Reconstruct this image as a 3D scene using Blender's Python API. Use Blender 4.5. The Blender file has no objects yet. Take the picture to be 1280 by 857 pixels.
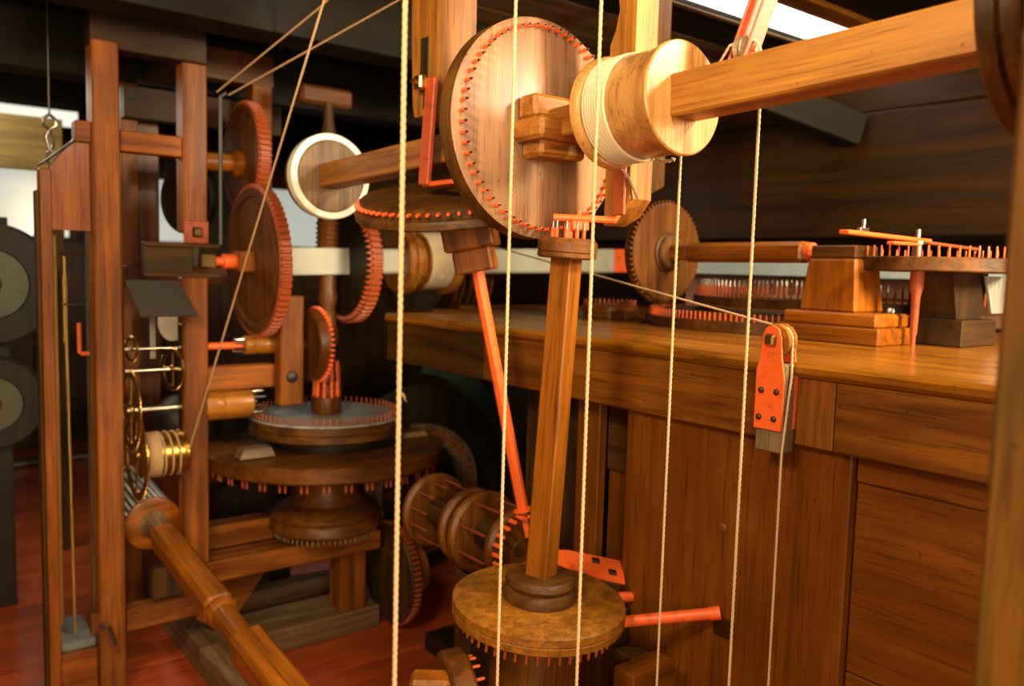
import bpy, math, random
from mathutils import Matrix, Vector
random.seed(7)
SC = bpy.context.scene
COL = SC.collection
PI = math.pi

# ------------------------------------------------------------------ camera
# world axes: X runs away to the right (across the room), Y runs away to the left (along the table), Z up
YAW, PITCH, ROLL, F = math.radians(38), math.atan(93 / 1040), 0.028, 1040.0
cam = bpy.data.cameras.new('camera')
cam.sensor_width = 36.0
cam.lens = F / 1280 * 36.0
cam.clip_start = 0.02
cam.dof.use_dof = True
cam.dof.focus_distance = 1.68
cam.dof.aperture_fstop = 2.6
camo = bpy.data.objects.new('camera', cam)
COL.objects.link(camo)
fh = Vector((math.sin(YAW), math.cos(YAW), 0)); rt = Vector((math.cos(YAW), -math.sin(YAW), 0)); zz = Vector((0, 0, 1))
fw = fh * math.cos(PITCH) - zz * math.sin(PITCH)
up = zz * math.cos(PITCH) + fh * math.sin(PITCH)
R = rt * math.cos(ROLL) + up * math.sin(ROLL)
U = up * math.cos(ROLL) - rt * math.sin(ROLL)
camo.matrix_world = Matrix(((R.x, U.x, -fw.x, 0), (R.y, U.y, -fw.y, 0), (R.z, U.z, -fw.z, 1.40), (0, 0, 0, 1)))
SC.camera = camo

# ------------------------------------------------------------------ world, lamps, added fills, exposure
world = bpy.data.worlds.new('world'); SC.world = world; world.use_nodes = True
world.node_tree.nodes['Background'].inputs[0].default_value = (1.0, 0.85, 0.65, 1)
world.node_tree.nodes['Background'].inputs[1].default_value = 0.2
SC.view_settings.view_transform = 'Standard'
SC.view_settings.look = 'None'
SC.view_settings.gamma = 1.0
SC.view_settings.use_curve_mapping = False
SC.view_settings.exposure = 0.0


def area(name, loc, target, size, power, color, size_y=None, spread=180):
    l = bpy.data.lights.new(name, 'AREA')
    l.spread = math.radians(spread); l.energy = power; l.color = color; l.size = size
    if size_y:
        l.shape = 'RECTANGLE'; l.size_y = size_y
    o = bpy.data.objects.new(name, l); COL.objects.link(o)
    d = (Vector(target) - Vector(loc)).normalized()
    o.matrix_world = Matrix.Translation(loc) @ d.to_track_quat('-Z', 'Y').to_matrix().to_4x4()
    return o


area('ceiling_lamp', (0.92, 0.45, 2.20), (1.22, 1.2, 1.6), 0.16, 10.0, (1.0, 0.84, 0.60))
area('shelf_lamp', (1.80, 0.34, 2.22), (1.3, 1.30, 1.5), 0.16, 17.0, (1.0, 0.88, 0.68), spread=125)
area('left_fill', (-0.30, 0.9, 2.25), (0.9, 3.0, 0.6), 0.5, 64.0, (1.0, 0.78, 0.47))  # unseen fill, added to brighten the left frame and floor
area('camera_fill', (-0.5, -1.4, 1.45), (1.2, 1.6, 1.0), 1.5, 92.0, (1.0, 0.80, 0.52), 1.4)  # broad fill added behind the camera, no opening there
area('table_fill', (2.3, -0.7, 2.0), (2.1, 1.2, 1.2), 0.4, 46.0, (1.0, 0.78, 0.46), spread=110)  # added fill for table top and block, spread kept off the wall
area('far_fill', (0.2, 4.3, 2.2), (0.6, 4.0, 0.0), 0.6, 17.0, (1.0, 0.88, 0.68))  # added fill for the far floor and back wall, no lamp there

# ------------------------------------------------------------------ materials
def lin(c):
    return tuple(((v / 255) / 12.92 if v / 255 <= 0.04045 else ((v / 255 + 0.055) / 1.055) ** 2.4) for v in c) + (1,)


def mixc(a, b, t):
    return tuple(a[i] * (1 - t) + b[i] * t for i in range(3)) + (1,)


def new_mat(name):
    m = bpy.data.materials.new(name); m.use_nodes = True
    nt = m.node_tree
    return m, nt, nt.nodes, nt.links, nt.nodes['Principled BSDF']


_wood = {}


def wood(name, light, dark, grain='Z', rough=0.42, scale=1.0, blotch=0.5, coat=0.0, bump=0.25, along=1.6, coat_rough=0.2):
    key = name + grain
    if key in _wood:
        return _wood[key]
    m, nt, N, L, B = new_mat('wood_' + name + '_' + grain)
    tc = N.new('ShaderNodeTexCoord')
    oi = N.new('ShaderNodeObjectInfo')
    vm = N.new('ShaderNodeVectorMath'); vm.operation = 'MULTIPLY_ADD'
    comb = N.new('ShaderNodeCombineXYZ')
    for i in range(3):
        mu = N.new('ShaderNodeMath'); mu.operation = 'MULTIPLY'; mu.inputs[1].default_value = (7.3, 11.1, 5.7)[i]
        L.new(oi.outputs['Random'], mu.inputs[0]); L.new(mu.outputs[0], comb.inputs[i])
    vm.inputs[1].default_value = (1, 1, 1)
    L.new(tc.outputs['Object'], vm.inputs[0]); L.new(comb.outputs[0], vm.inputs[2])

    def stretched(across, along):
        mp = N.new('ShaderNodeMapping')
        s = [across * scale] * 3; s['XYZ'.index(grain)] = along * scale
        mp.inputs['Scale'].default_value = s
        L.new(vm.outputs[0], mp.inputs['Vector'])
        return mp

    def noise(mp, sc, det, dist=0.0, ro=0.55):
        n = N.new('ShaderNodeTexNoise'); n.inputs['Scale'].default_value = sc; n.inputs['Detail'].default_value = det
        n.inputs['Roughness'].default_value = ro; n.inputs['Distortion'].default_value = dist
        L.new(mp.outputs[0], n.inputs['Vector']); return n
    n1 = noise(stretched(26, along), 1.0, 6, 0.6)
    n2 = noise(stretched(6, 2.5), 1.0, 3, 0.3)
    n3 = noise(stretched(190, 7 * along / 1.6), 1.0, 2)
    n4 = noise(stretched(420, 420), 1.0, 1)
    r1 = N.new('ShaderNodeValToRGB')
    r1.color_ramp.elements[0].position = 0.36; r1.color_ramp.elements[0].color = dark
    r1.color_ramp.elements[1].position = 0.64; r1.color_ramp.elements[1].color = light
    L.new(n1.outputs[0], r1.inputs[0])
    r2 = N.new('ShaderNodeValToRGB')
    r2.color_ramp.elements[0].position = 0.35; v = 1 - blotch; r2.color_ramp.elements[0].color = (v, v * 0.97, v * 0.95, 1)
    r2.color_ramp.elements[1].position = 0.62; r2.color_ramp.elements[1].color = (1, 1, 1, 1)
    L.new(n2.outputs[0], r2.inputs[0])
    mx = N.new('ShaderNodeMix'); mx.data_type = 'RGBA'; mx.blend_type = 'MULTIPLY'; mx.inputs[0].default_value = 1.0
    L.new(r1.outputs[0], mx.inputs[6]); L.new(r2.outputs[0], mx.inputs[7])
    r3 = N.new('ShaderNodeValToRGB')
    r3.color_ramp.elements[0].position = 0.30; r3.color_ramp.elements[0].color = (0.45, 0.40, 0.36, 1)
    r3.color_ramp.elements[1].position = 0.46; r3.color_ramp.elements[1].color = (1, 1, 1, 1)
    L.new(n3.outputs[0], r3.inputs[0])
    mx2 = N.new('ShaderNodeMix'); mx2.data_type = 'RGBA'; mx2.blend_type = 'MULTIPLY'; mx2.inputs[0].default_value = 0.8
    L.new(mx.outputs[2], mx2.inputs[6]); L.new(r3.outputs[0], mx2.inputs[7])
    # small dark wormholes and dings
    mpv = N.new('ShaderNodeMapping'); mpv.inputs['Scale'].default_value = (16, 16, 16)
    L.new(vm.outputs[0], mpv.inputs['Vector'])
    vo = N.new('ShaderNodeTexVoronoi'); vo.inputs['Scale'].default_value = 1.6
    L.new(mpv.outputs[0], vo.inputs['Vector'])
    rv = N.new('ShaderNodeValToRGB')
    rv.color_ramp.elements[0].position = 0.05; rv.color_ramp.elements[0].color = (0.3, 0.26, 0.24, 1)
    rv.color_ramp.elements[1].position = 0.085; rv.color_ramp.elements[1].color = (1, 1, 1, 1)
    L.new(vo.outputs['Distance'], rv.inputs[0])
    mx3 = N.new('ShaderNodeMix'); mx3.data_type = 'RGBA'; mx3.blend_type = 'MULTIPLY'; mx3.inputs[0].default_value = 0.75
    L.new(mx2.outputs[2], mx3.inputs[6]); L.new(rv.outputs[0], mx3.inputs[7])
    L.new(mx3.outputs[2], B.inputs['Base Color'])
    mr = N.new('ShaderNodeMapRange'); mr.inputs[3].default_value = rough - 0.08; mr.inputs[4].default_value = rough + 0.12
    L.new(n2.outputs[0], mr.inputs[0]); L.new(mr.outputs[0], B.inputs['Roughness'])
    bp = N.new('ShaderNodeBump'); bp.inputs['Strength'].default_value = bump; bp.inputs['Distance'].default_value = 0.002
    ad = N.new('ShaderNodeMath'); ad.operation = 'MULTIPLY_ADD'; ad.inputs[1].default_value = 0.25
    L.new(n4.outputs[0], ad.inputs[0]); L.new(n3.outputs[0], ad.inputs[2])
    L.new(ad.outputs[0], bp.inputs['Height']); L.new(bp.outputs[0], B.inputs['Normal'])
    B.inputs['Coat Weight'].default_value = coat; B.inputs['Coat Roughness'].default_value = coat_rough
    B.inputs['Specular IOR Level'].default_value = 0.3
    _wood[key] = m
    return m


WOODS = {
    'amber': dict(light=lin((190, 120, 56)), dark=lin((136, 78, 34)), rough=0.46, blotch=0.3),
    'wheel': dict(light=lin((172, 122, 90)), dark=lin((144, 98, 70)), rough=0.42, coat=0.4, coat_rough=0.42, blotch=0.4),
    'edge': dict(light=lin((114, 68, 44)), dark=lin((74, 43, 28)), rough=0.46),
    'drum': dict(light=lin((206, 144, 84)), dark=lin((168, 108, 56)), rough=0.32, blotch=0.3, coat=0.3),
    'post': dict(light=lin((162, 88, 44)), dark=lin((112, 56, 26)), rough=0.48, blotch=0.45),
    'case': dict(light=lin((150, 78, 36)), dark=lin((114, 54, 24)), rough=0.36, blotch=0.25, coat=0.2),
    'table': dict(light=lin((168, 102, 40)), dark=lin((124, 70, 26)), rough=0.24, blotch=0.3, coat=0.35),
    'fascia': dict(light=lin((138, 78, 32)), dark=lin((100, 52, 20)), rough=0.40, blotch=0.35),
    'panel': dict(light=lin((126, 66, 22)), dark=lin((108, 55, 18)), rough=0.42, blotch=0.3, bump=0.12),
    'gear': dict(light=lin((116, 64, 34)), dark=lin((84, 44, 24)), rough=0.40, blotch=0.3),
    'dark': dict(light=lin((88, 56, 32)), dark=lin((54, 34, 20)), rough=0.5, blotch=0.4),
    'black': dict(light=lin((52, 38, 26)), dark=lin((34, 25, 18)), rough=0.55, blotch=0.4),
    'grey': dict(light=lin((150, 122, 86)), dark=lin((110, 88, 60)), rough=0.6, blotch=0.4),
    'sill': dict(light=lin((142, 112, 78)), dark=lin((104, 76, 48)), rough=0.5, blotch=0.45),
    'shade_brown': dict(light=lin((70, 42, 24)), dark=lin((48, 29, 17)), rough=0.6, blotch=0.4),  # shade near the ceiling put into the rails' colour; pedestal simply dark
    'boxwood': dict(light=lin((190, 120, 52)), dark=lin((124, 68, 26)), rough=0.35, blotch=0.35, coat=0.2),
    'upright': dict(light=lin((150, 82, 28)), dark=lin((114, 60, 18)), rough=0.40, blotch=0.4, coat=0.1),
    'disc': dict(light=lin((156, 94, 42)), dark=lin((112, 66, 32)), rough=0.42, blotch=0.25, scale=1.8, along=22),
    'shaft': dict(light=lin((168, 92, 34)), dark=lin((126, 66, 22)), rough=0.36, blotch=0.4, coat=0.15),
    'lintel': dict(light=lin((128, 104, 62)), dark=lin((104, 82, 46)), rough=0.6, blotch=0.3),
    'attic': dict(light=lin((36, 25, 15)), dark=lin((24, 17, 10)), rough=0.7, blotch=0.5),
    'nearpost': dict(light=lin((126, 76, 34)), dark=lin((78, 54, 34)), rough=0.5, blotch=0.55),
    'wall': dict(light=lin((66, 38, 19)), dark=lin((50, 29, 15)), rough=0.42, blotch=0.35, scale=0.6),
    'slate': dict(light=lin((172, 174, 168)), dark=lin((140, 140, 134)), rough=0.28, blotch=0.3),  # grey lightened to take in the window reflection on the disc top
}


def W(name, grain='Z'):
    d = dict(WOODS[name])
    if name not in ('slate', 'sill', 'grey'):
        kb = {'wheel': 0.9, 'drum': 0.9, 'amber': 0.6, 'boxwood': 0.6, 'lintel': 0.8}.get(name, 0.33)   # old varnish: little blue
        for q in ('light', 'dark'):
            c = d[q]; d[q] = (c[0], c[1] * 1.06, c[2] * kb, 1)
    return wood(name, grain=grain, **d)


def plain(name, col, rough=0.45, metal=0.0, wear=0.0, wearcol=None, emit=None, estr=0.0, nscale=30.0, bump=0.05, coat=0.0):
    m, nt, N, L, B = new_mat(name)
    B.inputs['Roughness'].default_value = rough; B.inputs['Metallic'].default_value = metal
    B.inputs['Coat Weight'].default_value = coat
    tc = N.new('ShaderNodeTexCoord')
    n = N.new('ShaderNodeTexNoise'); n.inputs['Scale'].default_value = nscale; n.inputs['Detail'].default_value = 5
    L.new(tc.outputs['Object'], n.inputs['Vector'])
    r = N.new('ShaderNodeValToRGB')
    wc = wearcol or mixc(col, (0, 0, 0, 1), 0.4)
    e = r.color_ramp.elements
    e[0].position = 0.30 + 0.1 * wear; e[0].color = mixc(col, wc, min(1.0, 0.25 + wear))
    e[1].position = 0.42 + 0.15 * wear; e[1].color = col
    L.new(n.outputs[0], r.inputs[0]); L.new(r.outputs[0], B.inputs['Base Color'])
    bp = N.new('ShaderNodeBump'); bp.inputs['Strength'].default_value = bump; bp.inputs['Distance'].default_value = 0.001
    L.new(n.outputs[0], bp.inputs['Height']); L.new(bp.outputs[0], B.inputs['Normal'])
    if emit:
        B.inputs['Emission Color'].default_value = emit; B.inputs['Emission Strength'].default_value = estr
    return m


RED = plain('red_lead_paint', lin((238, 98, 36)), 0.42, wear=0.15, wearcol=lin((110, 44, 26)))
REDM = plain('shaded_red_lead_paint', lin((190, 78, 34)), 0.55, wear=0.2, wearcol=lin((110, 44, 26)))  # same red lead paint, darkened in colour to look less lit
REDK = plain('dark_red_paint', lin((126, 54, 32)), 0.5, wear=0.35, wearcol=lin((60, 32, 22)))  # darker, browner red for the barrel pins
REDD = plain('dull_red_paint', lin((156, 70, 26)), 0.5, wear=0.3, wearcol=lin((84, 40, 28)))
WHITE = plain('white_paint', lin((172, 172, 156)), 0.45, wear=0.05, wearcol=lin((130, 124, 108)), nscale=9)
IVORY = plain('ivory_paint', lin((240, 228, 206)), 0.4, wear=0.05, wearcol=lin((170, 150, 120)), nscale=14)
BRASS = plain('brass', lin((206, 164, 84)), 0.28, metal=1.0, wear=0.1, wearcol=lin((140, 104, 50)))
DBRASS = plain('tarnished_brass', lin((120, 98, 56)), 0.4, metal=1.0, wear=0.2)
BRASSR = plain('brushed_brass', lin((214, 172, 92)), 0.5, metal=0.7, wear=0.05, wearcol=lin((150, 112, 56)))
STEEL = plain('steel', lin((176, 170, 160)), 0.28, metal=1.0, wear=0.1)
IRON = plain('dark_iron', lin((74, 68, 62)), 0.5, metal=0.8, wear=0.2)
BLACKP = plain('blackened_plate', lin((70, 63, 56)), 0.5, wear=0.1)
CORD = plain('hemp_cord', lin((204, 168, 122)), 0.85, wear=0.1, wearcol=lin((180, 140, 96)), nscale=200, bump=0.3)
CORDF = plain('dusty_cord', lin((178, 142, 100)), 0.9, nscale=200, bump=0.2)
CORDP = plain('pale_cord', lin((208, 184, 148)), 0.9, nscale=200, bump=0.2)
GREEN = plain('dull_green_paint', lin((50, 66, 48)), 0.6, wear=0.4, nscale=8)
FLOORM = wood('floor', lin((194, 84, 38)), lin((166, 67, 30)), 'Z', 0.30, 1.0, 0.35, 0.25, 0.1)
PALEW = plain('greenish_plaster', lin((176, 186, 170)), 0.7, nscale=4)
PINK = plain('faded_pink_paint', lin((170, 124, 104)), 0.6, nscale=6)
BLUEW = plain('bluish_white_paint', lin((190, 204, 206)), 0.45, nscale=8)


def glow(name, col, s):
    m, nt, N, L, B = new_mat(name)
    B.inputs['Base Color'].default_value = (0.8, 0.8, 0.8, 1); B.inputs['Roughness'].default_value = 0.2
    B.inputs['Emission Color'].default_value = col; B.inputs['Emission Strength'].default_value = s
    return m


SKYG = glow('skylight_pane', (1.0, 0.95, 0.84, 1), 3.6)
WING = glow('daylit_pane', (0.95, 0.97, 0.82, 1), 1.0)
WINB = glow('daylit_pane_pale', (0.80, 0.90, 0.84, 1), 0.42)
m, nt, N, L, B = new_mat('case_glass')
B.inputs['Transmission Weight'].default_value = 1.0; B.inputs['Roughness'].default_value = 0.02; B.inputs['IOR'].default_value = 1.01
B.inputs['Base Color'].default_value = (0.93, 0.96, 0.93, 1)
GLASS = m

# ------------------------------------------------------------------ mesh helpers
WM = {}


def mat_at(loc, z=(0, 0, 1), x=None):
    z = Vector(z).normalized()
    if x is None:
        x = Vector((1, 0, 0)) if abs(z.x) < 0.9 else Vector((0, 1, 0))
    x = Vector(x); x = (x - z * x.dot(z)).normalized(); y = z.cross(x); l = Vector(loc)
    return Matrix(((x.x, y.x, z.x, l.x), (x.y, y.y, z.y, l.y), (x.z, y.z, z.z, l.z), (0, 0, 0, 1)))


EX, EY, EZ = (1, 0, 0), (0, 1, 0), (0, 0, 1)


class MB:
    def __init__(s):
        s.v = []; s.f = []; s.m = []

    def add(s, v, f, mi=0, M=None):
        o = len(s.v)
        s.v += [tuple(M @ Vector(p)) if M is not None else tuple(p) for p in v]
        s.f += [tuple(i + o for i in q) for q in f]; s.m += [mi] * len(f)
        return s

    def box(s, cx, cy, cz, sx, sy, sz, ch=0.003, top=1.0, topy=None, mi=0, M=None):
        """chamfered box, top scales the +z end (taper)"""
        hx, hy, hz = sx / 2, sy / 2, sz / 2
        c = min(ch, hx * 0.6, hy * 0.6, hz * 0.6); ty = top if topy is None else topy
        v = []; idx = {}
        for ix in (-1, 1):
            for iy in (-1, 1):
                for iz in (-1, 1):
                    for k in range(3):
                        p = [ix * hx, iy * hy, iz * hz]
                        for a, (sg) in enumerate((ix, iy, iz)):
                            if a != k:
                                p[a] -= sg * c
                        if iz > 0:
                            p[0] *= top; p[1] *= ty
                        idx[(ix, iy, iz, k)] = len(v); v.append((p[0] + cx, p[1] + cy, p[2] + cz))
        f = []
        for k in range(3):
            a, b = (k + 1) % 3, (k + 2) % 3
            for sg in (-1, 1):
                q = []
                for (sa, sb) in ((-1, -1), (1, -1), (1, 1), (-1, 1)):
                    t = [0, 0, 0]; t[k] = sg; t[a] = sa; t[b] = sb; q.append(idx[(t[0], t[1], t[2], k)])
                f.append(q if sg > 0 else q[::-1])
        for k in range(3):
            a, b = (k + 1) % 3, (k + 2) % 3
            for sa in (-1, 1):
                for sb in (-1, 1):
                    t0 = [0, 0, 0]; t0[a] = sa; t0[b] = sb; t0[k] = -1
                    t1 = list(t0); t1[k] = 1
                    q = [idx[(*t0, a)], idx[(*t1, a)], idx[(*t1, b)], idx[(*t0, b)]]
                    f.append(q[::-1] if sa * sb > 0 else q)
        for ix in (-1, 1):
            for iy in (-1, 1):
                for iz in (-1, 1):
                    q = [idx[(ix, iy, iz, k)] for k in range(3)]
                    f.append(q if ix * iy * iz > 0 else q[::-1])
        return s.add(v, f, mi, M)

    def lathe(s, prof, n=32, mi=0, M=None, a0=0.0, a1=None):
        full = a1 is None
        a1 = 2 * PI if full else a1
        v = []; f = []; rings = []
        for (r, z) in prof:
            if r < 1e-6:
                rings.append([len(v)]); v.append((0, 0, z))
            else:
                ring = []
                for k in range(n if full else n + 1):
                    a = a0 + (a1 - a0) * k / n
                    ring.append(len(v)); v.append((r * math.cos(a), r * math.sin(a), z))
                rings.append(ring)
        for A, Bq in zip(rings, rings[1:]):
            for k in range(n):
                j = (k + 1) % n if full else k + 1
                if len(A) == 1 and len(Bq) == 1:
                    continue
                if len(A) == 1:
                    f.append((A[0], Bq[j], Bq[k]))
                elif len(Bq) == 1:
                    f.append((A[k], A[j], Bq[0]))
                else:
                    f.append((A[k], A[j], Bq[j], Bq[k]))
        return s.add(v, f, mi, M)

    def disc(s, r, z0, z1, n=48, ch=0.003, rin=0.0, mi=0, M=None):
        p = [(rin, z0), (r - ch, z0), (r, z0 + ch), (r, z1 - ch), (r - ch, z1), (rin, z1)]
        if rin > 0:
            p.append((rin, z0))
        return s.lathe(p, n, mi, M)

    def prism(s, pts, z0, z1, mi=0, M=None):
        n = len(pts)
        v = [(x, y, z0) for x, y in pts] + [(x, y, z1) for x, y in pts]
        f = [tuple(range(n))[::-1], tuple(range(n, 2 * n))] + [(k, (k + 1) % n, n + (k + 1) % n, n + k) for k in range(n)]
        return s.add(v, f, mi, M)

    def tube(s, pts, r, n=8, mi=0, M=None, cap=True):
        pts = [Vector(p) for p in pts]
        v = []; f = []
        t = (pts[1] - pts[0]).normalized()
        x = t.orthogonal().normalized()
        for i, p in enumerate(pts):
            t = (pts[min(i + 1, len(pts) - 1)] - pts[max(i - 1, 0)]).normalized()
            x = (x - t * x.dot(t)).normalized(); y = t.cross(x)
            rr = r[i] if isinstance(r, (list, tuple)) else r
            for k in range(n):
                a = 2 * PI * k / n
                v.append(tuple(p + x * (rr * math.cos(a)) + y * (rr * math.sin(a))))
        for i in range(len(pts) - 1):
            for k in range(n):
                j = (k + 1) % n
                f.append((i * n + k, i * n + j, (i + 1) * n + j, (i + 1) * n + k))
        if cap:
            f.append(tuple(range(n))[::-1]); f.append(tuple(range((len(pts) - 1) * n, len(pts) * n)))
        return s.add(v, f, mi, M)

    def mesh(s, name, mats, angle=35):
        me = bpy.data.meshes.new(name)
        me.from_pydata(s.v, [], s.f)
        for q in (mats if isinstance(mats, (list, tuple)) else [mats]):
            me.materials.append(q)
        if any(s.m):
            me.polygons.foreach_set('material_index', s.m)
        me.polygons.foreach_set('use_smooth', [True] * len(s.f))
        me.update()
        me.set_sharp_from_angle(angle=math.radians(angle))
        return me


def link(o, M, parent=None):
    COL.objects.link(o)
    WM[o] = M
    if parent is not None:
        o.parent = parent
        o.matrix_basis = WM[parent].inverted() @ M
    else:
        o.matrix_basis = M
    return o


def tag(o, label, cat, group=None, kind=None):
    if label: o['label'] = label
    if cat: o['category'] = cat
    if group: o['group'] = group
    if kind: o['kind'] = kind
    return o


def thing(name, label, cat, M=None, group=None):
    if M is None or not isinstance(M, Matrix):
        M = Matrix.Translation(M or (0, 0, 0))
    o = bpy.data.objects.new(name, None); o.empty_display_size = 0.05
    link(o, M); return tag(o, label, cat, group)


def obj(name, mb, mats, M=None, parent=None, label=None, angle=35):
    me = mb if isinstance(mb, bpy.types.Mesh) else mb.mesh(name, mats, angle)
    o = bpy.data.objects.new(name, me)
    link(o, M or Matrix.Identity(4), parent)
    if label: o['label'] = label
    return o


def struct(name, mb, mats, M=None):
    o = obj(name, mb, mats, M); o['kind'] = 'structure'; return o


def bar(name, p0, p1, w, h, wd, parent=None, xdir=None, ch=0.004, taper=1.0, label=None, mats=None):
    """square timber from p0 to p1; w is its width along xdir, h the other"""
    p0, p1 = Vector(p0), Vector(p1); d = p1 - p0
    M = mat_at((p0 + p1) / 2, d, xdir)
    return obj(name, MB().box(0, 0, 0, w, h, d.length, ch, taper), mats or W(wd, 'Z'), M, parent, label)


def slab(name, x0, x1, y0, y1, z0, z1, wd, grain=None, parent=None, ch=0.003, label=None, mats=None):
    """axis-aligned board, local Z = grain"""
    s = (x1 - x0, y1 - y0, z1 - z0); c = ((x0 + x1) / 2, (y0 + y1) / 2, (z0 + z1) / 2)
    g = grain or 'xyz'[s.index(max(s))]
    if g == 'z':
        M, d = mat_at(c, EZ, EX), s
    elif g == 'y':
        M, d = mat_at(c, EY, EX), (s[0], s[2], s[1])
    else:
        M, d = mat_at(c, EX, EY), (s[1], s[2], s[0])
    return obj(name, MB().box(0, 0, 0, *d, ch), mats or W(wd, 'Z'), M, parent, label)


_peg = {}


def peg_mesh(r, l, mat, tipmat=None, n=7, tip=0.0):
    key = (r, l, mat.name, tipmat.name if tipmat else '', tip)
    if key not in _peg:
        b = MB()
        if tipmat:
            b.lathe([(0, 0), (r, 0), (r, l - tip), (r * 0.7, l - tip)], n)
            b.lathe([(r * 0.7, l - tip), (r * 0.62, l - 0.0015), (0, l)], n, 1)
        else:
            b.lathe([(0, 0), (r, 0), (r, l * 0.85), (r * 0.7, l), (0, l)], n)
        _peg[key] = b.mesh('peg', [mat, tipmat] if tipmat else [mat], 50)
    return _peg[key]


def pegs(parent, M, n, rad, z, mesh, mode='up', name='peg', a0=0.0, a1=2 * PI, jitter=0.0, pair=0.0, lean=0.0):
    """ring of pegs round the local axis of M"""
    for k in range(n):
        a = a0 + (a1 - a0) * (k + 0.5) / n + random.uniform(-jitter, jitter)
        for da in ((-pair / 2, pair / 2) if pair else (0,)):
            c, s_ = math.cos(a + da), math.sin(a + da)
            d = {'up': (lean * c, lean * s_, 1), 'down': (0, 0, -1), 'out': (c, s_, 0), 'in': (-c, -s_, 0)}[mode]
            obj(name, mesh, None, M @ mat_at((rad * c, rad * s_, z), d, (-s_, c, 0)), parent)


def cog_mesh(w, h, l, mat, key=None):
    """wedge tooth: local z outwards"""
    k = ('cog', w, h, l, mat.name)
    if k not in _peg:
        _peg[k] = MB().box(0, 0, h / 2, w, l, h, 0.0012, 0.55, 0.9).mesh('cog', [mat])
    return _peg[k]


def rope_mesh(pts, r, pitch=0.014, mat=None, step=None):
    """three-strand twisted cord"""
    pts = [Vector(p) for p in pts]
    step = step or pitch / 5
    P = []; D = []
    dist = 0
    for a, b in zip(pts, pts[1:]):
        ln = (b - a).length; n = max(1, int(ln / step))
        for k in range(n):
            P.append(a.lerp(b, k / n)); D.append(dist + ln * k / n)
        dist += ln
    P.append(pts[-1]); D.append(dist)
    v = []; f = []; n = 9
    x = (P[1] - P[0]).normalized().orthogonal().normalized()
    for i, p in enumerate(P):
        t = (P[min(i + 1, len(P) - 1)] - P[max(i - 1, 0)]).normalized()
        x = (x - t * x.dot(t)).normalized(); y = t.cross(x)
        tw = 2 * PI * D[i] / (pitch * 3)
        for k in range(n):
            a = 2 * PI * k / n
            rr = r * (0.88 + 0.13 * math.cos(3 * a))
            v.append(tuple(p + x * (rr * math.cos(a + tw)) + y * (rr * math.sin(a + tw))))
    for i in range(len(P) - 1):
        for k in range(n):
            j = (k + 1) % n
            f.append((i * n + k, i * n + j, (i + 1) * n + j, (i + 1) * n + k))
    f.append(tuple(range(n))[::-1]); f.append(tuple(range((len(P) - 1) * n, len(P) * n)))
    return MB().add(v, f).mesh('cord', [mat or CORD], 80)


def rope(name, label, pts, r=0.0032, mat=None, group=None, cat='rope', pitch=0.011):
    c = Vector(pts[0])
    o = obj(name, rope_mesh([Vector(p) - c for p in pts], r, pitch, mat), None, Matrix.Translation(c))
    return tag(o, label, cat, group)


# ================================================================== SETTING
FZ = -0.07
floor = struct('floor', MB().box(1.7, 2.8, FZ - 0.04, 7.2, 9.6, 0.04, 0), W('black', 'Z'))
y = -1.9
k = 0
while y < 7.1:                                                     # floor boards run across the room
    w = (0.19, 0.21, 0.23, 0.2)[k % 4]
    slab('plank', -1.8, 5.2, y + 0.002, y + w - 0.002, FZ - 0.02, FZ + (0.0, 0.001, -0.001)[k % 3], None, 'x', floor, 0.002, mats=FLOORM)
    y += w; k += 1

CZ = 2.30
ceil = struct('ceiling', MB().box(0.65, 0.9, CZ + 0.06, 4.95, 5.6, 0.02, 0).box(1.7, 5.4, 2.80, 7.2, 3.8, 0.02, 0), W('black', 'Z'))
# the boards leave a slot for the skylight: X 2.0..3.1, Y 1.69..1.93
SKX0, SKX1, SKY0, SKY1 = 1.95, 3.09, 1.69, 1.93
for (ya, yb) in ((-1.9, SKY0), (SKY1, 3.70)):
    n = round((yb - ya) / 0.24); w = (yb - ya) / n
    for k in range(n):
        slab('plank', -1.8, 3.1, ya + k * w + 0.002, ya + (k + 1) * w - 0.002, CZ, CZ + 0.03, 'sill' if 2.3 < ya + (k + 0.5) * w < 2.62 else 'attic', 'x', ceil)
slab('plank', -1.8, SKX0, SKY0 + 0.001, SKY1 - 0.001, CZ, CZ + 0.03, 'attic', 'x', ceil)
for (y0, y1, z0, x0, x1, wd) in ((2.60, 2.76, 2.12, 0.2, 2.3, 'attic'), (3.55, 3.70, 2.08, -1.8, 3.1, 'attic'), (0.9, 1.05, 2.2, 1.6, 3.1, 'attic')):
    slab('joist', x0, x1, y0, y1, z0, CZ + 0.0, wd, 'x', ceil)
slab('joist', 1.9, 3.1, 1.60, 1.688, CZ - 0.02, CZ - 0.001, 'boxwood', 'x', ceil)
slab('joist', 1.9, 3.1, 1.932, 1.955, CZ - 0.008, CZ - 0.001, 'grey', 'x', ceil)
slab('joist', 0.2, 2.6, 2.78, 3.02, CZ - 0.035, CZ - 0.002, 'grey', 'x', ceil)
win = struct('window_1', MB().box(0, 0, 0, SKX1 - SKX0 - 0.004, SKY1 - SKY0 - 0.004, 0.004, 0), SKYG, Matrix.Translation(((SKX0 + SKX1) / 2, (SKY0 + SKY1) / 2, CZ + 0.015)))

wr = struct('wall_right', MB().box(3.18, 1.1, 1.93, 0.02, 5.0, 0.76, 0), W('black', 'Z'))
for (z0, z1, x) in ((1.56, 2.04, 3.10), (2.045, 2.30, 3.115)):
    slab('plank', x, x + 0.05, -1.4, 3.6, z0, z1, 'wall', 'y', wr, 0.006)
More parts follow.
